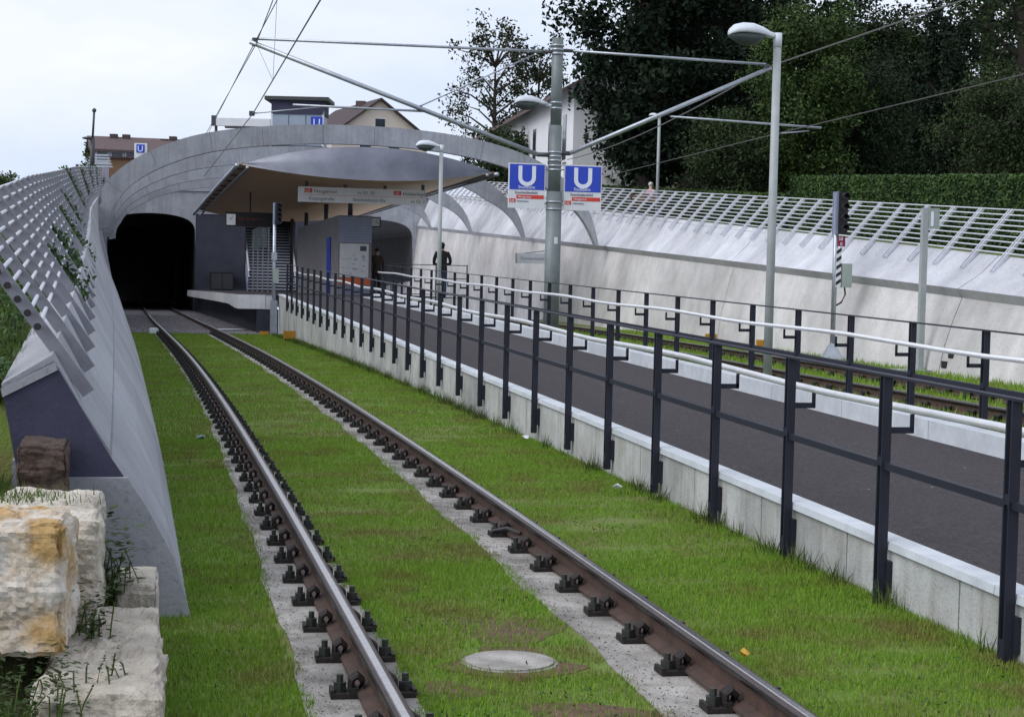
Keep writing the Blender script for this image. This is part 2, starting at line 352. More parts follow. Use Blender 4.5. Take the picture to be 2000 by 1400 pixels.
rail(lambda s: -.7525, zt, 'left rail of the grass track next to the leaning lattice wall', -12, 135, (-1, 1), .62, 46.8)
rail(lambda s: .7525, zt, 'right rail of the grass track, next to the white kerb of the ramp', -12, 135, (-1, 1), .9, 46.8)
zrr = lambda s: zrg(s) + .15
rail(lambda s: float(urt(s)) - .7525, zrr, 'brown rail behind the rear railing of the ramp, nearer the ramp', 4, 100, (-1,), 14, 46)
rail(lambda s: float(urt(s)) + .7525, zrr, 'dark rail at the foot of the pale right-hand wall', 4, 100, (-1,), 16, 46)
# ballast stones at the tunnel mouth
def stone_field(n, s0, s1, ua, ub, zoff):
    s = rng.uniform(s0, s1, n); u = rng.uniform(ua, ub, n); X, Y = Tn(s, u); Z = zt(s) + zoff
    base = np.array([[1, 0, 0], [-.6, .8, 0], [-.5, -.9, .1], [0, .1, .8], [.1, 0, -.8]]); R = rng.uniform(.025, .05, n)
    a = rng.uniform(0, 6.28, n); c, d = np.cos(a), np.sin(a)
    B = base[None] * R[:, None, None]; B = B + rng.normal(0, .008, B.shape)
    V = np.stack([B[..., 0] * c[:, None] - B[..., 1] * d[:, None], B[..., 0] * d[:, None] + B[..., 1] * c[:, None], B[..., 2]], -1)
    V[..., 0] += X[:, None]; V[..., 1] += Y[:, None]; V[..., 2] += Z[:, None]
    o = np.arange(n)[:, None] * 5; F = np.concatenate([o + np.array([[a_, b_, c_]]) for a_, b_, c_ in ((0, 1, 3), (1, 2, 3), (2, 0, 3), (1, 0, 4), (2, 1, 4), (0, 2, 4))], 0)
    return V.reshape(-1, 3), F
V, F = stone_field(26000, 46.6, 76, -1.65, 2.0, -.16)
tag(np_obj('ballast_stones', V, F, 'ballast'), 'grey crushed stone ballast between the rails at the tunnel mouth', 'gravel', kind='stuff')
# ------------------------------------------------------------------ ramp, kerbs, platform
P0, PITCH_POST = 3.02, 1.5
t = grid('footpath', srange(-12, 48.7, 1.5), lambda s: [ku(s) + .1, 3, 3.7, 4.4, 5.12], lambda s, u: float(zp(s)), 'asphalt')
path = t
def gap_panels(parent, name, s0, s1, pitch, prof, m, gap=.016, step=2.0):
    s = s0
    while s < s1 - .05:
        e = min(s + pitch, s1); MB().sweep(prof, srange(s + gap / 2, e - gap / 2, step)).build(name, m, parent); s = e
# front kerb: panels with the joints between two posts, light cap on top
gap_panels(path, 'kerb_panel', P0 - PITCH_POST * 6 + .62, 48.6, PITCH_POST, lambda s: [(ku(s), float(zt(s)) - .4), (ku(s) + .1, float(zt(s)) - .4), (ku(s) + .1, float(zc(s)) - .035), (ku(s), float(zc(s)) - .035)], 'kerb_concrete')
MB().sweep(lambda s: [(ku(s) + .03, float(zt(s)) - .4), (ku(s) + .08, float(zt(s)) - .4), (ku(s) + .08, float(zc(s)) - .05), (ku(s) + .03, float(zc(s)) - .05)], srange(-10, 48.55, 2)).build('kerb_core', 'dark_grey', path)
gap_panels(path, 'kerb_cap', P0 - PITCH_POST * 6 + .2, 48.6, PITCH_POST * 2, lambda s: [(ku(s) - .025, float(zc(s)) - .04), (ku(s) + .135, float(zc(s)) - .04), (ku(s) + .135, float(zc(s))), (ku(s) - .02, float(zc(s)) + .004)], 'kerb_cap', gap=.008)
gap_panels(path, 'rear_kerb', -8, 46, 2.0, lambda s: [(5.1, float(zp(s)) - .6), (5.3, float(zp(s)) - .6), (5.3, float(zp(s)) + .165), (5.1, float(zp(s)) + .17)], 'kerb_cap', gap=.012)
def pl_right(s): return float(np.interp(s, [46, 48.6, 52, 60, 93], [5.3, 8.3, 8.85, 9.1, 9.2]))
plat = grid('platform', srange(48.6, 93.2, 2), lambda s: list(np.linspace(1.5, pl_right(s), 6)), lambda s, u: float(zp(s)) + .004, 'asphalt')
MB().sweep(lambda s: [(1.5, float(zp(s)) - .42 + .1 * sst(s, 49, 54)), (2.3, float(zp(s)) - .42), (2.3, float(zp(s)) - .002), (1.5, float(zp(s)) - .002)], srange(48.6, 93, 1.5)).build('platform_edge', 'platform_white', plat)
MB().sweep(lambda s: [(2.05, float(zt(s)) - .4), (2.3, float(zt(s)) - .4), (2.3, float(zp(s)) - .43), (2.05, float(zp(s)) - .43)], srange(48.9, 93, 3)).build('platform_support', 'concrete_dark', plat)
MB().sweep(lambda s: [(2.31, float(zp(s)) - .42), (2.6, float(zp(s)) - .42), (2.6, float(zp(s)) - .003), (2.31, float(zp(s)) - .003)], [48.62, 48.85]).build('platform_end', 'platform_white', plat)
MB().sweep(lambda s: [(pl_right(s) - .5, float(zp(s)) - .9), (pl_right(s), float(zp(s)) - .9), (pl_right(s), float(zp(s)) - .002), (pl_right(s) - .5, float(zp(s)) - .002)], srange(48.6, 93, 2)).build('platform_edge', 'platform_white', plat)
MB().sweep(lambda s: [(5.2, float(zp(s)) - 1.0), (pl_right(48.6) - .5, float(zp(s)) - 1.0), (pl_right(48.6) - .5, float(zp(s)) - .003), (5.2, float(zp(s)) - .003)], [48.6, 48.85]).build('platform_end', 'platform_white', plat)
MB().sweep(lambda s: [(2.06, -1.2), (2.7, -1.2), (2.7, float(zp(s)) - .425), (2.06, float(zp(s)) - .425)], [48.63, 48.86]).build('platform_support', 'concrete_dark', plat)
# ------------------------------------------------------------------ railings of the ramp
def postmesh(down, side):
    mb = MB()
    for y in (-.026, .026): mb.box((0, y, (.92 - down) / 2), (.052, .012, .92 + down))
    mb.box((0, 0, -down + .1), (.05, .05, .09)); mb.box((0, 0, .45), (.05, .05, .05))
    return mb.mesh('post', 'fence_paint')
brm = MB(); brm.box((.085, 0, .62), (.17, .012, .035)); brm.box((.16, 0, .66), (.022, .012, .1))
plm = MB(); plm.box((.055, 0, -.19), (.07, .09, .17))
POSTF, POSTR = postmesh(.36, 1), postmesh(.55, -1); BRK = brm.mesh('handrail_bracket', 'fence_paint'); FOOT = plm.mesh('foot_plate', 'fence_paint')
def railing(uf, hz, n, post, sgn, label, s_start, pitch):
    p0 = T(s_start, uf(s_start), float(zc(s_start)) - .3); t = thing('railing', p0, label, 'railing')
    s_end = s_start + pitch * (n - 1)
    for k in range(n):
        s = s_start + pitch * k; th = cxy(s)[2] + (0 if sgn > 0 else math.pi)
        q = T(s, uf(s), float(zc(s)) + hz)
        o = inst('post', post, t, q, th); 
        for nm, me in (('handrail_bracket', BRK), ('foot_plate', FOOT)):
            c = bpy.data.objects.new(nm, me); col.objects.link(c); c.parent = o
    ss = srange(s_start - .12, s_end + .12, 1.0)
    Z = lambda s, d: float(zc(s)) + hz + d
    MB().sweep(lambda s: [(uf(s) - .026, Z(s, .92)), (uf(s) + .026, Z(s, .92)), (uf(s) + .026, Z(s, .932)), (uf(s) - .026, Z(s, .932))], ss).build('top_rail', 'fence_paint', t)
    MB().sweep(lambda s: [(uf(s) - .012, Z(s, .405)), (uf(s) + .03, Z(s, .405)), (uf(s) + .03, Z(s, .445)), (uf(s) - .012, Z(s, .445))], ss).build('middle_rail', 'fence_paint', t)
    def wob(s):
        k = (s - s_start) / (pitch * 4); f_ = k - math.floor(k); return .035 * (abs(f_ - .5) * 2 - .5)
    MB().tube([T(s, uf(s) + sgn * .16, Z(s, .735) + wob(s)) for s in srange(s_start - .25, s_end + .3, .75)], .023, 10).build('handrail', 'steel_bright', t, True)
    return t
railing(lambda s: ku(s) - .055, 0, 33, POSTF, 1, 'dark steel railing along the grass track side of the ramp', P0 - PITCH_POST * 4, PITCH_POST)
railing(lambda s: 5.42, .035, 31, POSTR, -1, 'dark steel railing on the rear side of the ramp, towards the pale wall', .6, PITCH_POST)
# ------------------------------------------------------------------ retaining walls (mirrored sections, right and left)
def wall(side):
    R = side > 0
    uu = (lambda s, o: float(uw(s)) + o) if R else uleft
    zf = (lambda s: float(zrg(s))) if R else (lambda s: float(zt(s)) - .15)
    s0, s1 = (6, 104) if R else (4.5, 93)
    t = thing('retaining_wall', T(s0, uu(s0, 0), zf(s0)), 'long pale concrete wall with a ledge, behind the far track' if R else 'leaning concrete wall with a dark cut end, beside the grass track', 'wall')
    lean = lambda s: 1.0
    low = lambda s: [(uu(s, -.02), zf(s) - .5), (uu(s, 0), zf(s) - .03), (uu(s, .10 * lean(s)), zf(s) + (float(zled(s)) - zf(s)) * .35), (uu(s, .25 * lean(s)), zf(s) + (float(zled(s)) - zf(s)) * .7), (uu(s, .41 * lean(s)), float(zled(s))), (uu(s, .9), float(zled(s))), (uu(s, .9), zf(s) - .5)]
    led = lambda s: [(uu(s, .40), float(zled(s)) + .002), (uu(s, .8), float(zled(s)) + .002), (uu(s, .8), float(zled(s)) + .15), (uu(s, .31), float(zled(s)) + .15)]
    upp = lambda s: [(uu(s, .325), float(zled(s)) + .152), (uu(s, 1.3), float(zled(s)) + .152), (uu(s, 1.3), float(ztop(s)) - .06), (uu(s, 1.08 * lean(s)), float(ztop(s))), (uu(s, .73 * lean(s)), (float(zled(s)) + .12 + float(ztop(s))) / 2 - .02)]
    if not R:
        upp = lambda s: [(uu(s, .42 * lean(s)), float(zled(s)) + .05), (uu(s, .86), float(zled(s)) + .05), (uu(s, .955), float(ztl(s)) - .15), (uu(s, .71 - .28 * sst(s, 30, 50)), float(ztl(s))), (uu(s, .56 - .13 * sst(s, 30, 50)), (float(zled(s)) + float(ztl(s))) / 2)]
    joints = [6, 10.5, 24.4, 38.5, 52.3, 63.5, 75, 86.5, 104] if R else [4.5, 14, 26, 39, 51.6, 63.5, 75, 93]
    for a, b in zip(joints[:-1], joints[1:]):
        ss = srange(a + .018, b - .018, 1.2)
        MB().sweep(low, ss).build('lower_panel', 'wall_warm_light' if R else 'concrete', t)
        MB().sweep(upp if (R or b < 60) else (lambda s: [(uu(s, .42 * lean(s)), float(zled(s)) + .05), (uu(s, 1.2), float(zled(s)) + .05), (uu(s, 1.2), float(zled(s)) + 1.0), (-2.55, float(zled(s)) + 1.0)]), ss).build('upper_panel', 'wall_bluish_light' if R else 'concrete', t)
        if R: MB().sweep(led, ss).build('ledge', 'ledge', t)
    # dark filler a little behind the faces, seen in the joints
    MB().sweep(lambda s: [(uu(s, .6), zf(s) - .4), (uu(s, .85), zf(s) - .4), (uu(s, .85), float(zled(s)) + .1), (uu(s, .6), float(zled(s)) + .1)], srange(s0 + .1, s1 - .1, 3)).build('joint_filler', 'dark_grey', t)
    return t, uu, zf
WR, uR, zfR = wall(1)
WL, uL, zfL = wall(-1)
# cut end of the left wall: dark blue face, pale footing
s_ = 4.49
e = [T(s_, uL(s_, o), z) for o, z in ((.0, -.17), (.10, .13), (.25, .4), (.41, .63), (.56, .88), (.70, 1.12), (.95, .985), (.86, .5), (.8, -.17))]
f_ = [T(s_ - .014, uL(s_, o), z) for o, z in ((.0, -.17), (.10, .13), (.25, .4), (.41, .63), (.56, .88), (.70, 1.12), (.95, .985), (.86, .5), (.8, -.17))]
MB().loft([e[1:], f_[1:]]).build('end_face', 'end_face', WL)
cp = [T(s_ - .016, uL(s_, o), z) for o, z in ((.695, 1.118), (.955, .983), (.945, .94), (.68, 1.078))]; MB().loft([cp, [p - tan(s_) * .012 for p in cp]]).build('coping_edge', 'concrete', WL)
q = [T(s_ - .002, uL(s_, o), z) for o, z in ((-.012, -.2), (.088, .135), (.235, .40), (.33, .54), (.86, .54), (.8, -.2))]; q2 = [p - tan(s_) * .06 for p in q]
MB().loft([q, q2]).build('footing', 'concrete', WL)
# small openings in the right wall
for s, o, z, w, hh in ((48.4, .28, 1.05, .22, .2), (39.9, .06, .12, .16, .3), (39.2, .06, .12, .16, .3), (25.6, .06, .25, .2, .14), (24.0, .06, .25, .2, .14), (25.5, .02, .06, .2, .12), (24.2, .02, .06, .2, .12)):
    p = T(s, uR(s, o + .02), zfR(s) + z + .1); MB().box(p, (w, .05, hh), Matrix.Rotation(cxy(s)[2] + math.pi / 2, 3, 'Z')).build('wall_opening', 'black', WR)
# lattice on both walls
LS = [4.5, 10, 14, 24, 35, 44, 51]; LBU = [-2.02, -2.16, -2.26, -2.44, -2.6, -2.6, -2.5]; LTU = [-2.72, -2.83, -2.91, -3.05, -3.0, -2.76, -2.45]; LTZ = [1.86, 2.16, 2.4, 2.9, 3.5, 3.95, 4.28]
def lattice(side):
    R = side > 0; uu = uR if R else uL
    s0, s1 = (8.4, 92) if R else (4.75, 51)
    t = thing('lattice_fence', T(s0, uu(s0, .9), float(ztop(s0)) - .3), 'silver lattice fence of paired slats on the far pale wall' if R else 'leaning lattice of flat aluminium bars on the wall beside the grass track', 'fence')
    n = int((s1 - s0) / (1.3 if R else 1.12))
    P = (lambda s, f: (uu(s, .80 + .95 * f), float(ztop(s)) - .30 + (float(zlat(s)) - float(ztop(s)) + .34) * f)) if R else (lambda s, f: (float(np.interp(s, LS, LBU)) * (1 - f) + float(np.interp(s, LS, LTU)) * f, (.91 + .05 * (s - 4.7)) * (1 - f) + float(np.interp(s, LS, LTZ)) * f))
    for k in range(n):
        s = s0 + (1.3 if R else 1.12) * k
        for d in ((-.055, .055) if R else (0,)):
            a, b = P(s + d, 0), P(s + d, 1)
            off = .03
            pts = [T(s + d, a[0] - side * off, a[1] + off), T(s + d, b[0] - side * off, b[1] + off)]
            tt = tan(s) * (.016 if R else .012); ax = (pts[1] - pts[0]).normalized(); w = ax.cross(tan(s)).normalized() * (.03 if R else .034)
            MB().loft([[p - tt - w, p + tt - w, p + tt + w, p - tt + w] for p in pts]).build('bar', 'galv_pale' if R else 'bar_metal', t)
    for j in range(9 if R else 10):
        f = (.30 + .70 * j / 8) if R else (.36 + .64 * j / 9)
        MB().tube([T(s, P(s, f)[0] - side * .03, P(s, f)[1] + .03) for s in srange(s0 - .12, s1, 2.2)], .016 if R else .0125, 6).build('rod', 'galv_pale', t, True)
        if not R:
            q = T(s0 - .12, P(s0, f)[0] + .03, P(s0, f)[1] + .03); MB().tube([q, q - tan(s0) * .03], .019, 10).build('end_cap', 'black', t)
    return t, P
LR, PR = lattice(1); LL, PL = lattice(-1)
# ------------------------------------------------------------------ photo pixel -> point on the vertical plane across the track at s, or at depth Y
FPX = 3500.0
def ray(x, y):
    d = fw * FPX + cr * (x - 1000) - cu * (y - 700); return d / d.y
def pix(x, y, s):
    d = ray(x, y); c = T(s, 0); tt = tan(s); o = Vector((0, 0, CAM_H))
    k = (Vector((c.x, c.y, 0)).dot(tt)) / (d.x * tt.x + d.y * tt.y); return o + d * k
def at(x, y, Y): return Vector((0, 0, CAM_H)) + ray(x, y) * Y
def text_mb(mb, body, size, org, right, up, fwd, align='LEFT', ext=.002, spacing=1.0):
    cdat = bpy.data.curves.new('txt', 'FONT'); cdat.body = body; cdat.size = size; cdat.align_x = align; cdat.extrude = ext; cdat.space_character = spacing; cdat.resolution_u = 3
    ob = bpy.data.objects.new('txt', cdat); me = bpy.data.meshes.new_from_object(ob)
    vs = [org + right * v.co.x + up * v.co.y + fwd * v.co.z for v in me.vertices]; fs = [tuple(p.vertices) for p in me.polygons]
    mb.add(vs, fs); bpy.data.objects.remove(ob); bpy.data.curves.remove(cdat); bpy.data.meshes.remove(me)
UP = Vector((0, 0, 1))
def board(name, mats, s, u0, u1, z0, z1, th, parent, off=0.0):       # plate facing the camera side
    mb = MB(); mb.sweep(lambda a: [(u0, z0), (u1, z0), (u1, z1), (u0, z1)], [s - off - th, s - off]); return mb.build(name, mats, parent)
# ------------------------------------------------------------------ tunnel portal: arch ribs, shell, portal wall
OUT = [(-2.55, 2.45), (-2.72, 2.9), (-2.72, 3.35), (-2.5, 3.8), (-2.15, 4.2), (-1.51, 4.69), (-.54, 5.16), (.27, 5.45), (1.1, 5.63), (2.5, 5.82), (4.12, 5.93), (5.6, 5.95), (7.05, 5.90), (8.3, 5.80), (9.56, 5.60), (10.6, 5.33), (11.43, 5.0), (12.2, 4.5), (12.8, 3.9), (13.2, 3.2), (13.36, 2.36)]
def arch(n=72):
    P = np.array(OUT); d = np.r_[0, np.cumsum(np.hypot(*np.diff(P, axis=0).T))]; q = np.linspace(0, d[-1], n)
    u = np.interp(q, d, P[:, 0]); z = np.interp(q, d, P[:, 1])
    for _ in range(6): u[1:-1] = (u[:-2] + 2 * u[1:-1] + u[2:]) / 4; z[1:-1] = (z[:-2] + 2 * z[1:-1] + z[2:]) / 4
    tu, tz = np.gradient(u), np.gradient(z); l = np.hypot(tu, tz); return u, z, tz / l, -tu / l, q / d[-1]
AU, AZ, NU, NZ, AQ = arch()
portal = thing('tunnel_portal', T(52, 5.5, .2), 'grey concrete arch ribs spanning both tracks before the tunnel mouth', 'tunnel portal')
for s in (52, 63.5, 75, 86.5):
    duw = float(uw(s)) + .02 - 13.36; dz = .033 * (s - 52)
    rings = []
    for i in range(len(AU)):
        w = AQ[i]; th = .60 * min(1, .5 + w * 9, .14 + (1 - w) * 7); k = max(0, (w - .6) / .4)
        du = duw * k; zz = dz * (k ** 2)
        o = (AU[i] + du, AZ[i] + zz); n_ = (o[0] + NU[i] * th, o[1] + NZ[i] * th)
        dd = .34 + .55 * max(0, 1 - w * 2.6)
        rings.append([T(s - .03, *o), T(s, *n_), T(s + dd, *n_), T(s + dd, *o)])
    rib = MB().loft([[q[0].lerp(q[1], .08), q[0].lerp(q[1], .92), q[3].lerp(q[2], .92), q[3].lerp(q[2], .08)] for q in [[v + tan(s) * .02 for v in r_[:2]] + [v - tan(s) * .02 for v in r_[2:]] for r_ in rings]]).build('arch_rib', 'dark_grey', portal)
    nseg = 11; n_r = len(rings) - 1
    for g in range(nseg):
        i0, i1 = g * n_r // nseg, (g + 1) * n_r // nseg; seg = [list(r_) for r_ in rings[i0:i1 + 1]]
        if g: seg[0] = [a_.lerp(b_, .03) for a_, b_ in zip(seg[0], seg[1])]
        MB().loft(seg).build('rib_segment', 'concrete_arch', rib)
def opening(uc, hw, zb, zs, n=22):
    return [(uc - hw, zb)] + [(uc - hw * math.cos(math.pi * k / n), zs + (3.98 - zs) * math.sin(math.pi * k / n) ** .34) for k in range(n + 1)] + [(uc + hw, zb)]
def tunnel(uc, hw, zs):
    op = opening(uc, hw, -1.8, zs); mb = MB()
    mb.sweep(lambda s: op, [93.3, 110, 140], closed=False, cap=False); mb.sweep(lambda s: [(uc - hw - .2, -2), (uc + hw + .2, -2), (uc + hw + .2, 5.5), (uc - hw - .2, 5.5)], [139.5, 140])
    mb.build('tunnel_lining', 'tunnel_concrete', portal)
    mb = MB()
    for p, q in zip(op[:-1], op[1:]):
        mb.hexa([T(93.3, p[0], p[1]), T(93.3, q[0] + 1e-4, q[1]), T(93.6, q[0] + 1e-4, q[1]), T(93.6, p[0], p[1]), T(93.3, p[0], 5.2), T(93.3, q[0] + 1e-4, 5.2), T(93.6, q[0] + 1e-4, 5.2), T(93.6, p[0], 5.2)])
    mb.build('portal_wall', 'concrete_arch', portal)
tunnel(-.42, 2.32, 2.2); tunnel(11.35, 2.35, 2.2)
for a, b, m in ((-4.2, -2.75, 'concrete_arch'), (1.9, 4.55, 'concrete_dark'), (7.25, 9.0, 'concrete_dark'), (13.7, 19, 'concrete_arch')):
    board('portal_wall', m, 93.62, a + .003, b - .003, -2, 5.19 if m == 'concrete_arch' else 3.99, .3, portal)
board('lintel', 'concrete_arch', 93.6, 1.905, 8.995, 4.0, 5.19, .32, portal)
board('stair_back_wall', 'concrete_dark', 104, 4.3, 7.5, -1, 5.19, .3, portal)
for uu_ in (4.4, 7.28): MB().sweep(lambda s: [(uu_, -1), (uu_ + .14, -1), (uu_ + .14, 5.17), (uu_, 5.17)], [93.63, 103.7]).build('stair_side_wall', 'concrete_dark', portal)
MB().sweep(lambda s: [(-2.4, 5.21), (19, 5.21), (19, 5.4), (-2.4, 5.4)], [93.2, 93.6]).build('parapet', 'concrete_arch', portal)
# ------------------------------------------------------------------ platform canopy: lens-shaped section, timber soffit
can = thing('platform_canopy', T(52, 5.75, float(zp(56))), 'lens-shaped metal canopy with a timber soffit over the platform', 'canopy')
def ze(s): return 4.6 - .019 * (s - 52)
def lens(u, s, top): k = (u - 5.75) / 4.09; b = max(0, 1 - k * k); return ze(s) + (.60 * b if top else -.46 * b)
US_ = [1.66 + 8.18 * k / 28 for k in range(29)]
def sfr(u): return 52.0 - 1.3 * (1 - ((u - 5.75) / 4.09) ** 2)
def csh(top, zoff=0.0, th=.05):
    rings = []
    for f in np.linspace(0, 1, 9):
        rr = []
        for u in US_:
            s = sfr(u) + (.35 if top else 0) * (1 - ((u - 5.75) / 4.09) ** 2); s = s + (84 - s) * f; rr.append(T(s, u, lens(u, s, top) + zoff))
        rings.append(rr)
    return rings
for top, m, nm in ((True, 'canopy_metal', 'roof_sheet'), (False, 'wood', 'soffit')):
    a = csh(top); b = csh(top, -.04 if top else .04); n_ = len(US_)
    mb = MB(); mb.loft(a, closed=False); mb.loft(b, closed=False); mb.loft([a[0], b[0]], closed=False); mb.loft([a[-1], b[-1]], closed=False); mb.build(nm, m, can, True)
A = csh(True, -.003)[0]; B = csh(False, .003)[0]; n_ = len(A); fas = []
for j in range(n_):
    m1 = A[j].lerp(B[j], .5) - tan(52) * .12 * (1 - ((US_[j] - 5.75) / 4.09) ** 2); fas.append([A[j], A[j].lerp(m1, .5) - tan(52) * .03, m1, m1.lerp(B[j], .6), B[j] - tan(52) * .01])
mb = MB(); mb.loft([[f[k] for f in fas] for k in range(5)], closed=False); mb.loft([[f[k] + tan(52) * .03 for f in fas] for k in range(5)], closed=False); mb.build('fascia', 'canopy_metal', can, True)
for u in (1.62, 9.88):
    for du, r in ((0, .07), (.32, .05)):
        g = 1 if u < 5 else -1
        MB().tube([T(s, u + g * du, ze(s) - .06 - .05 * (du > 0) - .03 * g * du) for s in (51.7, 60, 70, 80, 88)], r, 8).build('edge_beam', 'galv', can, True)
    for s in srange(53, 84, 3.4): MB().box(T(s, u + (1 if u < 5 else -1) * .17, ze(s) - .09), (.3, .04, .04), Matrix.Rotation(cxy(s)[2], 3, 'Z')).build('beam_strut', 'dark_grey', can)
for s in (58.3, 66, 74, 81): MB().tube([T(s, 6.0, float(zp(s)) + (2.6 if s < 72 else 0)), T(s, 6.0, ze(s) - .44)], .09, 10).build('column', 'dark_grey', can, True)
# direction sign hung under the canopy
sg = thing('direction_sign', T(53.4, 5.85, 3.5), 'wide white direction sign hanging under the canopy front', 'sign')
S_ = 53.4; board('sign_panel', 'white_paint', S_, 3.68, 7.85, 3.53, 4.02, .08, sg)
board('divider_line', 'red_sign', S_, 3.8, 7.9, 3.765, 3.775, .003, sg, .081)
for u in (3.95, 5.2, 6.5, 7.75): MB().sweep(lambda s: [(u - .05, 4.021), (u + .05, 4.021), (u + .05, 4.2), (u - .05, 4.2)], [S_ - .07, S_ - .01]).build('hanger', 'dark_grey', sg)
def words(parent, s, items, off, m='ink', name='lettering'):
    mb = MB()
    for body, size, u, z in items: text_mb(mb, body, size, T(s - off, u, z), nrm(s), UP, -tan(s))
    return mb.build(name, m, parent)
words(sg, S_, [('Neugereut', .17, 4.19, 3.83), ('zu Gl. 10', .15, 5.6, 3.83), ('Hölderlinplatz', .16, 7.1 - .02, 3.83), ('Kolpingstraße', .15, 4.02, 3.6), ('Steinhaldenstraße', .15, 5.45, 3.6), ('zu Gl. 2', .15, 7.35, 3.6)], .083)
for u in (3.88, 6.78):
    board('line_badge', 'red_sign', S_, u, u + .25, 3.83, 3.97, .004, sg, .081); words(sg, S_, [('U2', .13, u + .03, 3.855)], .087, 'letter_white')
# ------------------------------------------------------------------ things on the platform
kz = lambda s: float(zp(s))
kio = thing('service_kiosk', T(57, 6, kz(57)), 'narrow grey service block with a white map panel on its end', 'kiosk')
MB().sweep(lambda s: [(5.45, kz(s) - .1), (6.6, kz(s) - .1), (6.6, kz(s) + 2.75), (5.45, kz(s) + 2.75)], [57, 64, 72]).build('body', 'kiosk_grey', kio)
for k in range(9): z = kz(57) + 1.82 + .098 * k; MB().sweep(lambda s: [(5.46, z), (6.59, z), (6.59, z + .085), (5.46, z + .085)], [56.955, 56.998]).build('louvre', 'kiosk_blue', kio)
mp_ = board('map_panel', 'white_paint', 57, 5.5, 6.5, kz(57) + .62, kz(57) + 1.78, .03, kio)
board('orange_band', 'orange', 57, 5.5, 6.57, kz(57) + .36, kz(57) + .6, .03, kio); board('base_panel', 'blue_grey', 57, 5.5, 6.57, kz(57) - .05, kz(57) + .34, .028, kio)
board('inset_print', 'ink', 57, 6.2, 6.42, kz(57) + 1.53, kz(57) + 1.7, .003, kio, .031)
for k in range(26):
    u = rnd.uniform(5.56, 6.4); z = kz(57) + rnd.uniform(.72, 1.42); w = rnd.uniform(.04, .13); board('map_print', 'blue_grey', 57, u, min(6.46, u + w), z, z + rnd.uniform(.01, .03), .002, kio, .031 + .0005 * (k % 6))
MB().sweep(lambda s: [(5.41, kz(s)), (5.449, kz(s)), (5.449, kz(s) + 2.05), (5.41, kz(s) + 2.05)], [59.2, 60.3]).build('door', 'blue_sign', kio)
clk = thing('station_clock', T(57.6, 6.62, kz(57) + 2.2), 'square station clock mounted beside the grey service block', 'clock')
board('case', 'black', 57.8, 6.63, 7.0, 2.86, 3.22, .12, clk); board('dial', 'white_paint', 57.8, 6.67, 6.96, 2.9, 3.18, .004, clk, .121)
for a, l in ((.5, .1), (2.0, .13)):
    c = T(57.8 - .127, 6.815, 3.04); MB().box(c + nrm(57) * math.sin(a) * l / 2 + UP * math.cos(a) * l / 2, (.014, .003, l), Matrix.Rotation(cxy(57)[2], 3, 'Z') @ Matrix.Rotation(a, 3, 'Y')).build('hand', 'black', clk)
dis = thing('departure_display', T(62, 2.7, 3.35), 'black departure display with a clock hanging beside the stairs', 'display')
board('case', 'black', 62, 1.86, 3.62, 2.83, 3.36, .15, dis); board('dial', 'white_paint', 62, 1.9, 2.22, 2.88, 3.28, .004, dis, .151)
words(dis, 62, [('U2  Neugereut', .14, 2.35, 3.08)], .153, 'led'); MB().tube([T(61.9, 2.75, 3.36), T(61.9, 2.75, ze(62) - .3)], .04, 6).build('hanger', 'black', dis)
words(dis, 62, [('11', .001, 2.0, 3.0)], .157, 'black') if False else None
for a, l in ((5.6, .1), (0.4, .14)):
    c = T(62 - .157, 2.06, 3.08); MB().box(c + nrm(62) * math.sin(a) * l / 2 + UP * math.cos(a) * l / 2, (.014, .003, l), Matrix.Rotation(cxy(62)[2], 3, 'Z') @ Matrix.Rotation(a, 3, 'Y')).build('hand', 'black', dis)
st = thing('staircase', T(91.5, 5.9, kz(91.5)), 'dark stairs with pale step edges climbing between steel handrails', 'stairs')
for k in range(27):
    s = 91.5 + .3 * k; z = kz(91.5) + .16 * (k + 1)
    mb = MB(); mb.sweep(lambda a: [(4.62, z - .3), (7.2, z - .3), (7.2, z - .02), (4.62, z - .02)], [s, s + .32]); mb.mi = 1
    mb.sweep(lambda a: [(4.62, z - .045), (7.2, z - .045), (7.2, z), (4.62, z)], [s - .022, s + .1]); mb.build('step', ['concrete_dark', 'galv_pale'], st)
for u in (4.66, 7.14):
    for h_, r in ((.95, .055), (.62, .035)):
        MB().tube([T(91.2, u, kz(91.5) + .16 + h_), T(91.5, u, kz(91.5) + .16 + h_), T(99.3, u, kz(91.5) + .16 + h_ + 4.16)], r, 6).build('handrail', 'steel_bright', st, True)
    MB().sweep(lambda s: [(u - .05 * (1 if u < 5 else -1) - .03, kz(91.5) + .533 * (s - 91.5) - .1), (u - .05 * (1 if u < 5 else -1) + .03, kz(91.5) + .533 * (s - 91.5) - .1), (u - .05 * (1 if u < 5 else -1) + .03, kz(91.5) + .533 * (s - 91.5) + .5), (u - .05 * (1 if u < 5 else -1) - .03, kz(91.5) + .533 * (s - 91.5) + .5)], [91.5, 99.3]).build('stringer', 'blue_grey', st)
cab = thing('equipment_cabinet', T(92.6, 3.2, kz(92)), 'low dark cabinet on the platform in front of the dark wall', 'cabinet')
MB().sweep(lambda s: [(2.7, kz(92)), (3.9, kz(92)), (3.9, kz(92) + .98), (2.7, kz(92) + .98)], [92.2, 93.2]).build('body', 'black', cab); 
for k in range(2): board('door', 'dark_grey', 92.2, 2.74 + .58 * k, 3.28 + .58 * k, kz(92) + .08, kz(92) + .9, .02, cab)
gp = thing('glass_screen', T(72.5, 5, kz(72)), 'greenish glass screen beside the stair top', 'screen')
MB().sweep(lambda s: [(4.3, kz(s) + 2.0), (4.33, kz(s) + 2.0), (4.33, kz(s) + 3.0), (4.3, kz(s) + 3.0)], [74, 84]).build('pane', 'glass', gp)
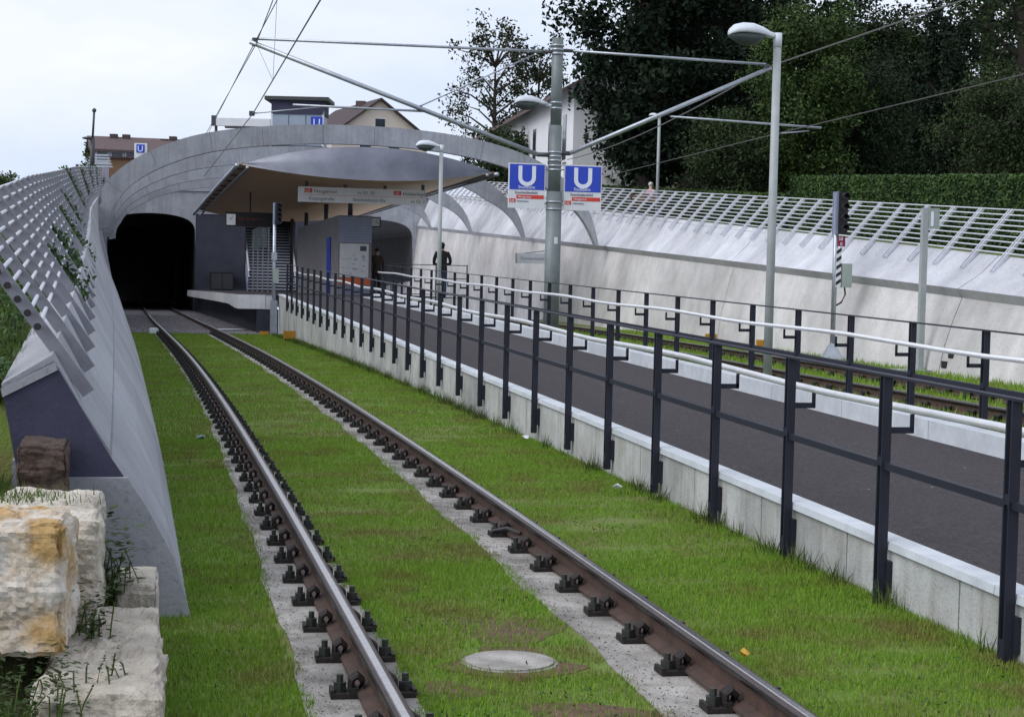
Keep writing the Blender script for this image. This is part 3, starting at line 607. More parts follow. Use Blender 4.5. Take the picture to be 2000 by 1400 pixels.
for s in (74, 77.4, 80.7, 84): MB().tube([T(s, 4.38, kz(s)), T(s, 4.38, kz(s) + 3.05)], .03, 6).build('post', 'galv', gp)
gt = thing('metal_gate', T(47.6, 7.2, float(zrg(47))), 'thin framed metal gate across the right track side of the platform end', 'gate')
for u in (6.0, 7.35, 8.3): MB().tube([T(48.3, u, .3), T(48.3, u, 1.62)], .02, 6).build('gate_post', 'fence_paint', gt)
for z in (.72, 1.2, 1.6): MB().tube([T(48.3, 6.0, z), T(48.3, 8.3, z)], .014, 6).build('gate_rail', 'fence_paint', gt)
# ------------------------------------------------------------------ overhead line mast
SM = 29.3
mast = thing('overhead_line_mast', T(SM, 6.245, float(zrg(SM))), 'grey-green steel mast carrying the overhead line arms', 'mast')
c0 = T(SM, 6.245)
MB().tube([c0 + UP * (float(zrg(SM)) - .1), c0 + UP * 3.1], .152, 20).build('lower_shaft', 'mast_paint', mast, True)
MB().tube([c0 + UP * 3.1, c0 + UP * 4.38], .122, 20).build('middle_shaft', 'mast_paint', mast, True)
MB().tube([c0 + UP * 4.38, c0 + UP * 6.06], .108, 20).build('upper_shaft', 'mast_paint', mast, True)
for z, r in ((5.92, .122), (5.84, .122), (5.76, .122), (4.82, .116), (4.71, .116), (3.86, .135), (3.78, .135), (3.7, .135), (3.6, .135), (3.52, .135), (2.9, .16), (2.76, .16)):
    MB().tube([c0 + UP * (z - .018), c0 + UP * (z + .018)], r, 20).build('clamp_band', 'galv', mast, True)
MB().box(c0 - tan(SM) * .151 + UP * 2.15 + nrm(SM) * .02, (.07, .004, .13), Matrix.Rotation(cxy(SM)[2], 3, 'Z')).build('number_plate', 'white_paint', mast)
def tube2(n, a, b, r, m, parent, smooth=True): return MB().tube([a, b], r, 10).build(n, m, parent, smooth)
M = lambda x, y: pix(x, y, SM)
for L_ in (dict(tip=(488, 82), up=(1062, 101), lo=(1050, 302), ri=(832, 218), ro=(572, 205), ct=(492, 222)), dict(tip=(1506, 133), up=(1118, 100), lo=(1112, 300), ri=(1310, 228), ro=(1604, 250), ct=(1510, 262))):
    tip, up_, lo = M(*L_['tip']), M(*L_['up']), M(*L_['lo'])
    left = L_['tip'][0] < 1000
    ar = thing('cantilever_arm', lo, 'tubular bracket arm reaching from the mast over the grass track' if left else 'tubular bracket arm reaching from the mast over the far track', 'bracket arm')
    tube2('top_tube', up_, tip + (up_ - tip).normalized() * .12 + UP * .06, .026, 'galv', ar); tube2('slanted_tube', lo, tip, .045, 'galv', ar)
    tube2('top_insulator', up_ + (c0 - Vector((up_.x, up_.y, 0))).normalized() * .0 + (c0 + UP * up_.z - up_), up_, .035, 'dark_grey', ar); tube2('lower_insulator', c0 + UP * lo.z, lo, .045, 'dark_grey', ar)
    MB().box(tip + UP * .03 + (lo - tip).normalized() * .1, (.1, .06, .16)).build('tip_clamp', 'dark_grey', ar)
    ri, ro, ct = M(*L_['ri']), M(*L_['ro']), M(*L_['ct'])
    tube2('registration_tube', ri, ro, .022, 'galv', ar)
    if left: tube2('registration_drop', M(640, 208), ct, .013, 'galv', ar); tube2('diagonal_rod', M(822, 207), M(1042, 108), .014, 'galv', ar); tube2('rod_joint', M(822, 207), M(818, 218), .03, 'dark_grey', ar)
    else: tube2('registration_drop', M(1580, 256), ct, .013, 'galv', ar)
    MB().box(ct, (.1, .05, .09)).build('wire_clip', 'dark_grey', ar)
mh = bpy.data.objects  # lamp head shape shared by the lamps
lh = MB()
secs = [(0.0, .035, .04, .0), (.10, .05, .06, .01), (.2, .1, .095, .025), (.34, .15, .125, .035), (.48, .16, .12, .04), (.58, .14, .1, .035), (.64, .08, .06, .02), (.66, .03, .03, .01)]
lh.loft([[Vector((-x, w * math.cos(a), zc_ + (hh * math.sin(a) if math.sin(a) > 0 else .02 * math.sin(a)))) for a in [2 * math.pi * k / 14 for k in range(14)]] for x, w, hh, zc_ in secs])
LHEAD = lh.mesh('lamp_head', 'lamp_head', True)
lg = MB(); lg.loft([[Vector((-x, w * .9 * math.cos(a), zc_ - .022 + (-.13 * k2 if math.sin(a) < 0 else 0) * -math.sin(a) * -1 * -1)) for a in [2 * math.pi * k / 14 for k in range(14)]] for x, w, hh, zc_, k2 in [(.19, .09, 0, .025, .2), (.3, .14, 0, .03, .9), (.42, .155, 0, .035, 1.1), (.54, .14, 0, .033, .8), (.64, .06, 0, .02, .2)]])
LGLS = lg.mesh('lamp_glass', 'lamp_glass', True)
def lamp_head(parent, loc, rz, k=1.0):
    for nm, me in (('lamp_head', LHEAD), ('lamp_glass', LGLS)): inst(nm, me, parent, loc, rz, (k, k, k))
def street_lamp(p, ztop_, label, rz, r=.058, k=1.0, group=None):
    t = thing('street_lamp', p, label, 'lamp', group)
    MB().tube([p - UP * .1, Vector((p.x, p.y, ztop_ - .12))], [r, r * .86], 12).build('pole', 'lamp_paint', t, True)
    q = Vector((p.x, p.y, ztop_)); MB().tube([q - UP * .14, q + UP * .035], r * .95, 12).build('pole_cap', 'lamp_head', t, True)
    lamp_head(t, q - UP * .02, rz, k); return t
pm = T(16.75, 6.05, float(zrg(16.75)))
street_lamp(pm, 4.60, 'tall pale lamp post standing behind the rear railing of the ramp', cxy(16)[2] + .05)
p2 = T(40.3, 6.0, float(zrg(40))); street_lamp(p2, 4.62, 'lamp post in front of the man in the black jacket', cxy(40)[2])
p3 = at(1284, 375, 58); p3.z = float(ztop(51)) - .2; street_lamp(p3, at(1287, 225, 58).z, 'thin lamp post on the terrace beyond the far lattice fence', cxy(50)[2] - .9, .055, .6)
ml = tag(thing('mast_lamp', c0 + UP * 4.75, 'lamp head clamped to the overhead line mast', 'lamp'))
MB().tube([c0 + UP * 4.76 - nrm(SM) * .09, c0 + UP * 4.77 - nrm(SM) * .2], .03, 8).build('lamp_arm', 'lamp_head', ml); lamp_head(ml, c0 + UP * 4.78 - nrm(SM) * .17, cxy(SM)[2])
# station signs on the mast
def usign(x0, y0, x1, y1, label):
    a, b = M(x0, y0), M(x1, y1); u_a = (a - T(SM, 0)).dot(nrm(SM)); u_b = (b - T(SM, 0)).dot(nrm(SM)); z1, z0 = a.z, b.z
    t = thing('station_sign', T(SM, (u_a + u_b) / 2, z0), label, 'sign'); S = SM - .02
    board('sign_plate', 'white_paint', S, u_a, u_b, z0, z1, .04, t); w = u_b - u_a; hh = z1 - z0
    board('blue_field', 'blue_sign', S, u_a + .02, u_b - .015, z1 - .59 * hh, z1 - .022, .004, t, .041)
    mb = MB(); cu_ = (u_a + u_b) / 2; zt_ = z1 - .06 * hh; r1, r2 = .24 * w, .135 * w; zb = zt_ - .26 * hh; pts_o = []; pts_i = []
    for k in range(17):
        a_ = math.pi + math.pi * k / 16; pts_o.append((cu_ + r1 * math.cos(a_), zb + r1 * .95 * math.sin(a_))); pts_i.append((cu_ + r2 * math.cos(a_), zb + r2 * .9 * math.sin(a_)))
    pts_o = [(cu_ - r1, zt_)] + pts_o + [(cu_ + r1, zt_)]; pts_i = [(cu_ - r2, zt_)] + pts_i + [(cu_ + r2, zt_)]
    mb.loft([[T(S - .046, *o), T(S - .050, *o), T(S - .050, *i), T(S - .046, *i)] for o, i in zip(pts_o, pts_i)]); mb.build('letter_u', 'letter_white', t)
    words(t, S, [('Stadtbahn', .085, u_a + .26 * w, z1 - .565 * hh)], .049, 'letter_white'); words(t, S, [('Steinhaldenfeld', .075, u_a + .17 * w, z1 - .68 * hh)], .044)
    board('red_bar', 'red_sign', S, u_a + .22 * w, u_b - .02, z1 - .79 * hh, z1 - .705 * hh, .004, t, .041); words(t, S, [('Neugereut', .06, u_a + .26 * w, z1 - .77 * hh)], .049, 'letter_white')
    board('line_badge', 'red_sign', S, u_a + .02, u_a + .2 * w, z1 - .875 * hh, z1 - .79 * hh, .004, t, .041); words(t, S, [('U2', .07, u_a + .035, z1 - .865 * hh)], .049, 'letter_white')
    words(t, S, [('Hölderlinplatz', .04, u_a + .24 * w, z1 - .86 * hh)], .044)
    for z in (z1 - .1, z0 + .1): MB().tube([T(S + .005, u_a if u_a > 6.2 else u_b, z), c0 + UP * z], .014, 6).build('sign_bracket', 'galv', t)
usign(993, 318, 1062, 408, 'blue U station sign on the grass-track side of the mast'); usign(1101, 322, 1172, 413, 'blue U station sign on the far-track side of the mast')
# wires
def wire(pts, r, label, name):
    P = [Vector(p) for p in pts]; return solo(MB().tube(P, r, 5), name, 'wire', label, 'wire')
def run(a, b, sag=0, n=10): return [a.lerp(b, k / n) - UP * sag * 4 * (k / n) * (1 - k / n) for k in range(n + 1)]
tl, cl, tr_, cr_ = M(500, 84), M(493, 224), M(1500, 131), M(1510, 263)
d2 = lambda s, u, z: T(s, u, z)
wire(run(tl + UP * .05, pix(548, -12, 25), .0, 2)[::-1][:-1] + run(tl + UP * .05, pix(408, 258, 52), .0, 4), .009, 'upper of the twin catenary wires running over the grass track into the tunnel', 'catenary_wire')
wire(run(tl - UP * .03, pix(538, -12, 25), .0, 2)[::-1][:-1] + run(tl - UP * .03, pix(402, 262, 52), .0, 4), .009, 'lower of the twin catenary wires running over the grass track', 'catenary_wire')
wire(run(cl, pix(632, -10, 14), 0, 3)[::-1][:-1] + run(cl, pix(398, 345, 56), 0, 4), .010, 'contact wire running low over the grass track to the tunnel mouth', 'contact_wire')
wire(run(tr_, pix(1895, -4, 18), .0, 3)[::-1][:-1] + run(tr_, pix(1108, 312, 60), .25, 8), .016, 'catenary wire running over the far track below the arm', 'catenary_wire')
wire(run(cr_, pix(2010, 143, 19), .0, 3)[::-1][:-1] + run(cr_, pix(1180, 345, 52), .0, 6), .010, 'contact wire running over the far track in front of the dark trees', 'contact_wire')
dw = M(540, 0); wire([tl + UP * .0, pix(533, 158, 28)], .004, 'thin dropper wire slanting down from the arm tip', 'dropper_wire')
wire([pix(541, 0, 26), pix(533, 158, 26)], .004, 'thin vertical dropper wire between the overhead wires', 'dropper_wire')
# ------------------------------------------------------------------ signals, poles and small trackside things
def rz(s): return Matrix.Rotation(cxy(s)[2], 3, 'Z')
def signal(s, u, zb, zt_, label, flip, chev):
    p = T(s, u, zb); t = thing('track_signal', p, label, 'signal')
    MB().tube([p, T(s, u, zt_ - .05)], .05, 10).build('pole', 'galv', t, True)
    if chev:
        MB().loft([[T(s, u, zb) + Vector((x * k, y * k, z)) for x, y in ((-1, -1), (1, -1), (1, 1), (-1, 1))] for z, k in ((0, .2), (.03, .2), (.33, .055))]).build('foot', 'galv', t)
        MB().box(p - UP * .05, (1.0, .6, .14), rz(s)).build('base_slab', 'concrete_arch', t)
    hz = zt_ - (.85 if chev else .62)
    MB().box(T(s - .02, u + .0 + flip * .1, (hz + zt_) / 2), (.2, .16, zt_ - hz), rz(s)).build('signal_head', 'black', t)
    MB().box(T(s + .01, u - flip * .02, (hz + zt_) / 2), (.05, .2, zt_ - hz), rz(s)).build('back_plate', 'blue_grey', t)
    n = 4
    for k in range(n):
        z = zt_ - .1 - k * (zt_ - hz - .14) / (n - .6); c = T(s - .11, u + flip * .1, z)
        mb = MB(); mb.loft([[c - tan(s) * d + nrm(s) * .07 * math.cos(a) + UP * .07 * math.sin(a) for a in [math.pi * q / 8 - .2 for q in range(9)]] for d in (0, .16)], closed=False); mb.loft([[c - tan(s) * d + nrm(s) * .06 * math.cos(a) + UP * .06 * math.sin(a) for a in [math.pi * q / 8 - .2 for q in range(9)]] for d in (0, .16)], closed=False)
        mb.build('visor', 'black', t); MB().tube([c + tan(s) * .01, c - tan(s) * .012], .055, 12).build('lens', 'window_glass', t, True)
    if chev:
        board('number_plate', 'red_dim', s - .05, u + flip * .02, u + flip * .02 + .16, hz - .24, hz - .03, .01, t); words(t, s - .05, [('S8', .1, u + flip * .035, hz - .12), ('0', .1, u + flip * .07, hz - .225)], .012, 'letter_white')
        z0, z1 = hz - 1.05, hz - .27
        board('chevron_plate', 'white_paint', s - .05, u, u + .11, z0, z1, .01, t)
        mb = MB()
        for k in range(5):
            z = z0 + .03 + k * .155
            q = [T(s - .063, u + .003, z), T(s - .063, u + .107, z + .07), T(s - .063, u + .107, z + .14), T(s - .063, u + .003, z + .07)]; mb.loft([q, [v - tan(s) * .002 for v in q]])
        mb.build('chevron_stripes', 'black', t)
        MB().box(T(s, u + .24, hz - 1.0 + .18), (.2, .16, .48), rz(s)).build('junction_box', 'box_green', t)
        MB().tube([T(s, u + .22, hz - 1.06), T(s, u + .24, hz - 1.2), T(s, u + .16, hz - 1.36), T(s, u + .05, hz - 1.42)], .018, 6).build('cable', 'black', t, True)
    else:
        MB().box(T(s - .07, u + .06, zb + 1.72), (.15, .1, .42), rz(s)).build('junction_box', 'box_green', t); MB().box(T(s - .04, u + .0, zb + 2.3), (.16, .08, .24), rz(s)).build('junction_box', 'galv', t)
        MB().box(T(s, u + .01, zb + .5), (.2, .14, 1.0), rz(s)).build('cable_duct', 'galv', t)
    return t
signal(29.0, 12.0, float(zrg(29)), 3.27, 'signal post with a striped plate and grey box at the pale wall', 1, True)
signal(48.35, 2.52, float(zt(48.3)) - .2, 3.32, 'signal post with a grey box at the end of the ramp railing', 1, False)
lp = thing('light_column', T(25, 12.0, float(zrg(25)) - .05), 'pale square light column standing at the foot of the right wall', 'lamp')
MB().box(T(25, 12.0, (float(zrg(25)) + 2.84) / 2), (.105, .105, 2.84 - float(zrg(25))), rz(25)).build('column', 'lamp_paint', lp)
MB().box(T(25, 12.15, 2.66), (.19, .16, .36), rz(25)).build('housing', 'box_green', lp); board('lens', 'letter_white', 24.92, 12.08, 12.13, 2.52, 2.78, .006, lp); MB().box(T(25, 12.1, float(zrg(25)) - .03), (1.1, .6, .12), rz(25)).build('base_slab', 'concrete_arch', lp)
a, b = pix(1028, 495, 50), pix(1062, 516, 50)
ws = thing('name_sign', T(58, uR(58, .1), 1.2), 'white station name sign on the far wall behind the mast', 'sign')
board('sign_panel', 'white_paint', 57, 11.7, 13.0, 1.72, 2.08, .3, ws); words(ws, 57, [('Steinhaldenfeld', .15, 11.82, 1.85)], .303, 'blue_grey')
for u in (12.0, 12.7): MB().tube([T(56.9, u, 2.08), T(57.4, 13.4, 2.25)], .02, 6).build('bracket', 'galv', ws)
def marker(p, k, label, legs=True):
    t = thing('yellow_marker', p, label, 'marker'); MB().box(p + UP * .17 * k, (.3 * k, .12 * k, .2 * k), Matrix.Rotation(.2, 3, 'Z')).build('box', 'yellow', t)
    for x in (-.1, .1): MB().box(p + Vector((x * k, 0, .02 * k)), (.03 * k, .05 * k, .14 * k)).build('leg', 'fastener', t)
marker(T(41, 2.3, float(zt(41)) - .17), 1.0, 'yellow box on short legs in the grass by the white kerb')
solo(MB().box(T(46.4, 2.1, float(zt(46.4)) - .12), (.26, .14, .1)), 'marker_lid', 'yellow', 'small yellowish lid in the grass near the ramp signal post', 'lid')
marker(T(37, 12.2, float(zrg(37))), .9, 'yellow box at the foot of the pale wall near the mast'); marker(T(33.2, 12.1, float(zrg(33))), .9, 'yellow box at the foot of the pale wall near the striped signal')
# manhole cover
mat('bare_earth', (.15, .085, .055), (.09, .055, .035), 14, .95, bump=.8, bscale=50)
for k_, (x_, y_, Y_, rx, ry) in enumerate(((990, 1195, 8.9, .26, .42), (1150, 1370, 7.25, .3, .2), (880, 1330, 7.6, .16, .14), (1000, 1278, 8.17, .3, .3))):
    c_ = at(x_, y_, Y_); ring_ = [Vector((c_.x + math.cos(a) * rx * (1 + .3 * math.sin(3 * a + k_) + rnd.uniform(-.12, .12)), c_.y + math.sin(a) * ry * (1 + .25 * math.cos(2 * a + k_) + rnd.uniform(-.12, .12)), -.1700 + .0006 * k_)) for a in [2 * math.pi * q_ / 26 for q_ in range(26)]]
    _b = MB().add(ring_, [tuple(range(26))]).build('bare_earth', 'bare_earth'); _b['kind'] = 'structure'
mc = at(995, 1279, 8.17); mc.z = -.166; mb = MB()
mb.tube([mc - UP * .1, mc], .225, 28); mb.tube([mc, mc + UP * .008], .205, 28)
solo(mb, 'manhole_cover', 'strip_concrete', 'round pale concrete cover set in the grass between the rails', 'cover')
mc2 = T(13.9, 7.0, float(zrg(14)) + .01); solo(MB().tube([mc2 - UP * .1, mc2 + UP * .02], .3, 24), 'manhole_cover', 'strip_concrete', 'pale concrete cover in the grass behind the rear railing', 'cover')
cb = MB().tube([T(7.0, .7525 - .16, -.13), T(6.92, .7525 - .08, -.1), T(6.75, .7525 + .0 - .02, -.11)], .012, 6); solo(cb, 'bond_cable', 'cable', 'short dark cable bond attached to the right rail', 'cable')
q = T(50.5, 1.35, float(zt(50.5)) - .12); solo(MB().box(q, (.9, .5, .02), Matrix.Rotation(.5, 3, 'Z')), 'paper_sheet', 'white_paint', 'white sheet lying on the ballast below the platform edge', 'sheet')
q = T(46.2, -.98, float(zt(46)) - .1); solo(MB().box(q, (.25, .3, .12), Matrix.Rotation(.3, 3, 'Z')).box(q + UP * .07, (.2, .24, .03), Matrix.Rotation(.3, 3, 'Z')), 'rail_box', 'white_paint', 'small white box beside the left rail at the ballast edge', 'box')
def litter(p, m, label, name, k=.05):
    mb = MB(); n = 7; ring = [p + Vector((math.cos(6.283 * i / n) * k * rnd.uniform(.5, 1), math.sin(6.283 * i / n) * k * rnd.uniform(.5, 1), rnd.uniform(0, .03))) for i in range(n)]
    mb.add(ring + [p + UP * .035, p - UP * .01], [(i, (i + 1) % n, n) for i in range(n)] + [((i + 1) % n, i, n + 1) for i in range(n)]); solo(mb, name, m, label, 'litter')
litter(T(13.0, -1.15, -.11), 'plastic_green', 'crumpled greenish plastic in the lawn between wall and rail', 'plastic_scrap', .07)
litter(T(9.2, 2.05, -.12), 'letter_white', 'white crumpled paper in the grass at the kerb foot', 'paper_scrap', .06)
litter(T(13.2, 2.15, -.12), 'letter_white', 'small pale scrap in the grass further along the kerb foot', 'paper_scrap', .045)
litter(at(1453, 1279, 8.15) * 1 if True else None, 'leaf_yellow', 'yellow fallen leaf in the grass beyond the right rail', 'fallen_leaf', .035)
fk = MB()
for k_ in range(60):
    s_k = rnd.uniform(3, 34); u_k = rnd.uniform(2.6, 5.0); q = T(s_k, u_k, float(zp(s_k)) + .004); r_k = rnd.uniform(.004, .013) * (1.5 if k_ % 9 == 0 else 1)
    fk.add([q + Vector((math.cos(a) * r_k * rnd.uniform(.5, 1.3), math.sin(a) * r_k * rnd.uniform(.5, 1.3), 0)) for a in (0, 1.3, 2.6, 3.9, 5.2)], [(0, 1, 2, 3, 4)])
solo(fk, 'grit_flecks', 'flecks', 'pale flecks of grit scattered on the dark asphalt ramp', 'grit', kind='stuff')
# ------------------------------------------------------------------ boulders and weeds, front left
def boulder(pts8, m, label, seed, rough=.035, name='boulder'):
    from mathutils import noise
    me = bpy.data.meshes.new(name); bm = bmesh.new(); bmesh.ops.create_cube(bm, size=2)
    bmesh.ops.subdivide_edges(bm, edges=bm.edges[:], cuts=27, use_grid_fill=True); Q = [Vector(p) for p in pts8]; cen = sum(Q, Vector()) / 8
    for v in bm.verts:
        a, b, c = v.co; e3 = sorted((abs(a), abs(b), abs(c)))[1]
        w = [(1 - a) * (1 - b), (1 + a) * (1 - b), (1 + a) * (1 + b), (1 - a) * (1 + b)]
        p = sum((Q[k] * w[k] * (1 - c) + Q[k + 4] * w[k] * (1 + c) for k in range(4)), Vector()) / 8
        sh = Vector((seed * 7.1, seed * 3.3, seed * 1.7)); n_ = (p - cen).normalized()
        d = noise.voronoi((p + sh) * 4.2 + Vector((0, 0, (p.z + sh.z) * 4)))[0]; crack = max(0, .11 - (d[1] - d[0])) * 5
        fac = noise.noise(Vector((d[0] * 3 + p.x * 2, p.y * 2, p.z * 3)) + sh)
        st_r = math.floor((p.z + .05 * noise.noise(p * 5 + sh)) * 13) ; st_n = noise.noise(Vector((st_r * 3.7, p.x * 3, p.y * 3)) + sh)
        ed_ = max(0, e3 - .82) / .18
        k = rough * (.55 * noise.fractal((p + sh) * 9, .8, 2.1, 6) + .5 * fac + .55 * st_n - .35 * crack) - ed_ * ed_ * .035 * (1 + .8 * noise.noise(p * 8 + sh))
        v.co = p + n_ * k
    bmesh.ops.recalc_face_normals(bm, faces=bm.faces[:])
    bm.to_mesh(me); bm.free(); me.materials.append(MATS[m])
    o = bpy.data.objects.new(name, me); col.objects.link(o); return tag(o, label, 'boulder', 'quarry stone blocks at the wall end')
def blk(q, Y0, Y1, zb, zt_, slope=0):                         # q: photo x of front-left, front-right, back-right, back-left
    P = []
    for z in (zb, zt_):
        for x, Y in zip(q, (Y0, Y0, Y1, Y1)): v = at(x, 700, Y); P.append(Vector((v.x, Y, z + (slope if Y == Y1 and z == zt_ else 0))))
    return P
boulder(blk((-110, 130, 156, -60), 6.35, 6.95, .2, .70, -.02), 'limestone_ochre', 'ochre-stained limestone block overhanging the lower stone', 1)
boulder(blk((-60, 200, 208, 30), 7.1, 8.2, .05, .60, -.01), 'limestone', 'pale limestone block with a flat top just behind the stained block', 2)
boulder(blk((60, 330, 318, 150), 6.15, 7.55, -.4, .14, .04), 'limestone', 'long low limestone block lying beside the grass', 3, .045)
boulder(blk((230, 312, 316, 236), 8.0, 8.45, -.3, .17, .02), 'limestone', 'small rounded limestone block at the foot of the wall end', 4, .02)
boulder(blk((34, 132, 138, 48), 8.5, 8.95, .35, .74, .0), 'brown_stone', 'brown stone wedged against the dark wall end', 5, .03)
def weeds(c, n, L, spread, label, m='grass_bank', wide=.012):
    X = c[0] + rng.normal(0, spread, n); Y = c[1] + rng.normal(0, spread, n); Z = np.full(n, c[2])
    return tag(blade_obj('weed_tuft', X, Y, Z, rng.uniform(.4, 1, n) * L, rng.uniform(.5, 1.2, n) * wide, m, .9), label, 'plant', kind='stuff')
def leafy(c, n, L, spread, label, seed):
    t = thing('leafy_weed', c, label, 'plant'); r = random.Random(seed); st_ = MB(); lf = MB()
    for k in range(int(n * 1.7)):
        b = Vector(c) + Vector((r.gauss(0, spread), r.gauss(0, spread), 0)); tip = b + Vector((r.gauss(0, .2) * L, r.gauss(0, .2) * L, L * r.uniform(.45, .95)))
        st_.tube([b, b.lerp(tip, .5) + UP * .02, tip], .003, 4)
        for j in range(14):
            p = b.lerp(tip, .15 + .85 * j / 8); a = r.uniform(0, 6.28); d = Vector((math.cos(a), math.sin(a), r.uniform(-.3, .4))); l = L * r.uniform(.10, .22); w = d.cross(UP).normalized() * l * .27
            lf.add([p, p + d * l * .5 + w, p + d * l, p + d * l * .5 - w], [(0, 1, 2, 3)])
    st_.build('stem', 'grass_bank', t)['kind'] = 'stuff'; lf.build('leaf_mass', 'leaf_light', t)['kind'] = 'stuff'
    return t
def gp_(x, y, Y, z): v = at(x, y, Y); return Vector((v.x, v.y, z))
leafy(gp_(215, 1100, 8.1, .02), 16, .34, .06, 'leafy weed growing between the boulders and the wall end', 1)
leafy(gp_(158, 1200, 6.95, .10), 14, .24, .05, 'leafy weed in the gap between the stained block and the low block', 2)
leafy(gp_(105, 1395, 6.15, .02), 12, .2, .07, 'straggly weeds in front of the low limestone block', 3)
leafy(gp_(10, 1395, 6.0, -.02), 12, .2, .08, 'leafy weeds in the shade below the stained block', 4)
leafy(gp_(215, 1355, 6.35, .14), 5, .09, .06, 'small weeds rooted in the top of the low block', 5)
weeds(gp_(40, 1000, 7.7, .60), 300, .06, .12, 'thin grass growing on the flat top of the limestone block', wide=.006)
# ------------------------------------------------------------------ grass
def lawn(n, s0, s1, ua, ub, pw=1.0):
    s = s0 + (s1 - s0) * rng.random(n) ** pw; u = ua + (ub - ua) * rng.random(n); return s, u
parts = []
for n, s0, s1 in ((260000, .4, 6), (230000, 6, 14), (150000, 14, 28), (100000, 28, 47)):
    s, u = lawn(n, s0, s1, -1.95, 2.9); kk = (u > np.where(s < 4.5, -1.95, fleft(s) - .02)) & (u < 2.37 + .012 * np.maximum(0, s - 20)); s, u = s[kk], u[kk]; n = len(s); X, Y = Tn(s, u)
    jag = .075 * smooth_noise(X * 2.2, Y * 2.2, 3) + .03 * smooth_noise(X * 9, Y * 9, 13) + rng.normal(0, .008, n)
    nar = .10 * np.clip(s / 16, 0, 1); keep = ~((u > -1.045 + nar + jag) & (u < -.59 + jag * .8)) & ~((u > .40 + nar + jag) & (u < .80 + jag * .3))
    keep &= ~((X - mc.x) ** 2 + (Y - mc.y) ** 2 < (.21 + .4 * jag) ** 2)
    pat = smooth_noise(X * .9, Y * .9, 5); keep &= (pat + rng.normal(0, .22, n) > -.5)
    bare = np.exp(-(((X - mc.x) / .24) ** 2 + ((Y - mc.y - .65) / .42) ** 2)) + np.exp(-(((X - mc.x - .32) / .3) ** 2 + ((Y - mc.y + .9) / .22) ** 2)) + .8 * np.exp(-(((X - mc.x + .25) / .16) ** 2 + ((Y - mc.y + .55) / .16) ** 2)) + .7 * np.exp(-(((X - mc.x) / .27) ** 2 + ((Y - mc.y) / .28) ** 4)); keep &= rng.random(n) > .8 * bare
    s, u, X, Y, pat = s[keep], u[keep], X[keep], Y[keep], pat[keep]; k = 1 + (s > 14) * .35 + (s > 28) * .5
    edge = np.clip((u - 1.9) / .45, 0, 1)
    parts.append((X, Y, zt(s) - .175, (.020 + .010 * pat + rng.uniform(-.008, .012, len(s)) + .02 * edge * rng.random(len(s)) + .035 * (rng.random(len(s)) > .985)) * k ** .3 + .006, rng.uniform(.003, .006, len(s)) * k * 1.15))
tag(blade_obj('lawn_grass', *[np.concatenate([p[i] for p in parts]) for i in range(5)], 'grass'), 'short green grass growing between and beside the rails', 'grass', kind='stuff')
n = 24000; s = .6 + 22 * rng.random(n) ** 1.7; u = rng.uniform(-1.9, 2.34, n); X, Y = Tn(s, u); cl0 = smooth_noise(X * 2.1, Y * 2.1, 31)
kp = (cl0 > .28) & (u > np.where(s < 4.5, -1.9, fleft(s))) & ~((u > -1.06) & (u < -.56)) & ~((u > .39) & (u < .82)); s, X, Y = s[kp], X[kp], Y[kp]
V, F = leaves(np.stack([X, Y, zt(s) - .16 + rng.random(len(s)) * .028], 1), .009, .0); tag(np_obj('clover', V, F, 'leaf_creeper'), 'darker clover and weed patches in the track lawn', 'weeds', kind='stuff')
n = 60000; s, u = lawn(n, 8, 47, 0, 1); lo, hi = 5.35, uw(s) + .05; u = lo + (hi - lo) * u; X, Y = Tn(s, u); c_ = urt(s)
keep = ~(abs(abs(u - c_) - .76) < .13) & (smooth_noise(X, Y, 9) > -.5); s, u, X, Y = s[keep], u[keep], X[keep], Y[keep]
tag(blade_obj('verge_grass', X, Y, zrg(s) - .02, rng.uniform(.05, .13, len(s)), rng.uniform(.012, .022, len(s)), 'grass'), 'grass along the far track in front of the pale wall', 'grass', kind='stuff')
n = 110000; s = 2.2 + 38 * rng.random(n) ** 2.2; u = -2.4 - 5 * rng.random(n) ** 1.8; u = np.where(s < 4.6, np.minimum(u, -2.2), np.minimum(u, lleft(s) - .56)); X, Y = Tn(s, u); Z = np.array([zbank(a, b) if a > 4.6 else zfore(a, b) for a, b in zip(s, u)])
tag(blade_obj('bank_grass', X, Y, Z - .01, rng.uniform(.05, .16, n) * (1 + .6 * smooth_noise(X * 2, Y * 2, 12)), rng.uniform(.006, .013, n), 'grass_bank', .9), 'long grass on the bank behind the leaning wall', 'grass', kind='stuff')
n = 30000; s = -1 + 5.5 * rng.random(n); u = -1.72 - 2.1 * rng.random(n); X, Y = Tn(s, u); Z = np.array([zfore(a, b) for a, b in zip(s, u)])
tag(blade_obj('foreground_grass', X, Y, Z - .01, rng.uniform(.04, .13, n), rng.uniform(.005, .01, n), 'grass_bank', .9), 'dark grass around the limestone blocks', 'grass', kind='stuff')
n = 26000; s = 4.7 + 16 * rng.random(n) ** 1.8; u = lleft(s) - .55 - 1.9 * rng.random(n); X, Y = Tn(s, u); cl0 = smooth_noise(X * 1.6, Y * 1.6, 22); kp = cl0 > -.1; s, u, X, Y, cl0 = s[kp], u[kp], X[kp], Y[kp], cl0[kp]
Z = np.array([zbank(a, b) for a, b in zip(s, u)]) + rng.random(len(s)) * (.05 + .3 * np.clip(cl0 + .1, 0, 1)); V, F = leaves(np.stack([X, Y, Z], 1), .022)
tag(np_obj('bank_foliage', V, F, 'leaf_creeper'), 'leafy ground cover on the bank behind the leaning wall', 'ground cover', kind='stuff')
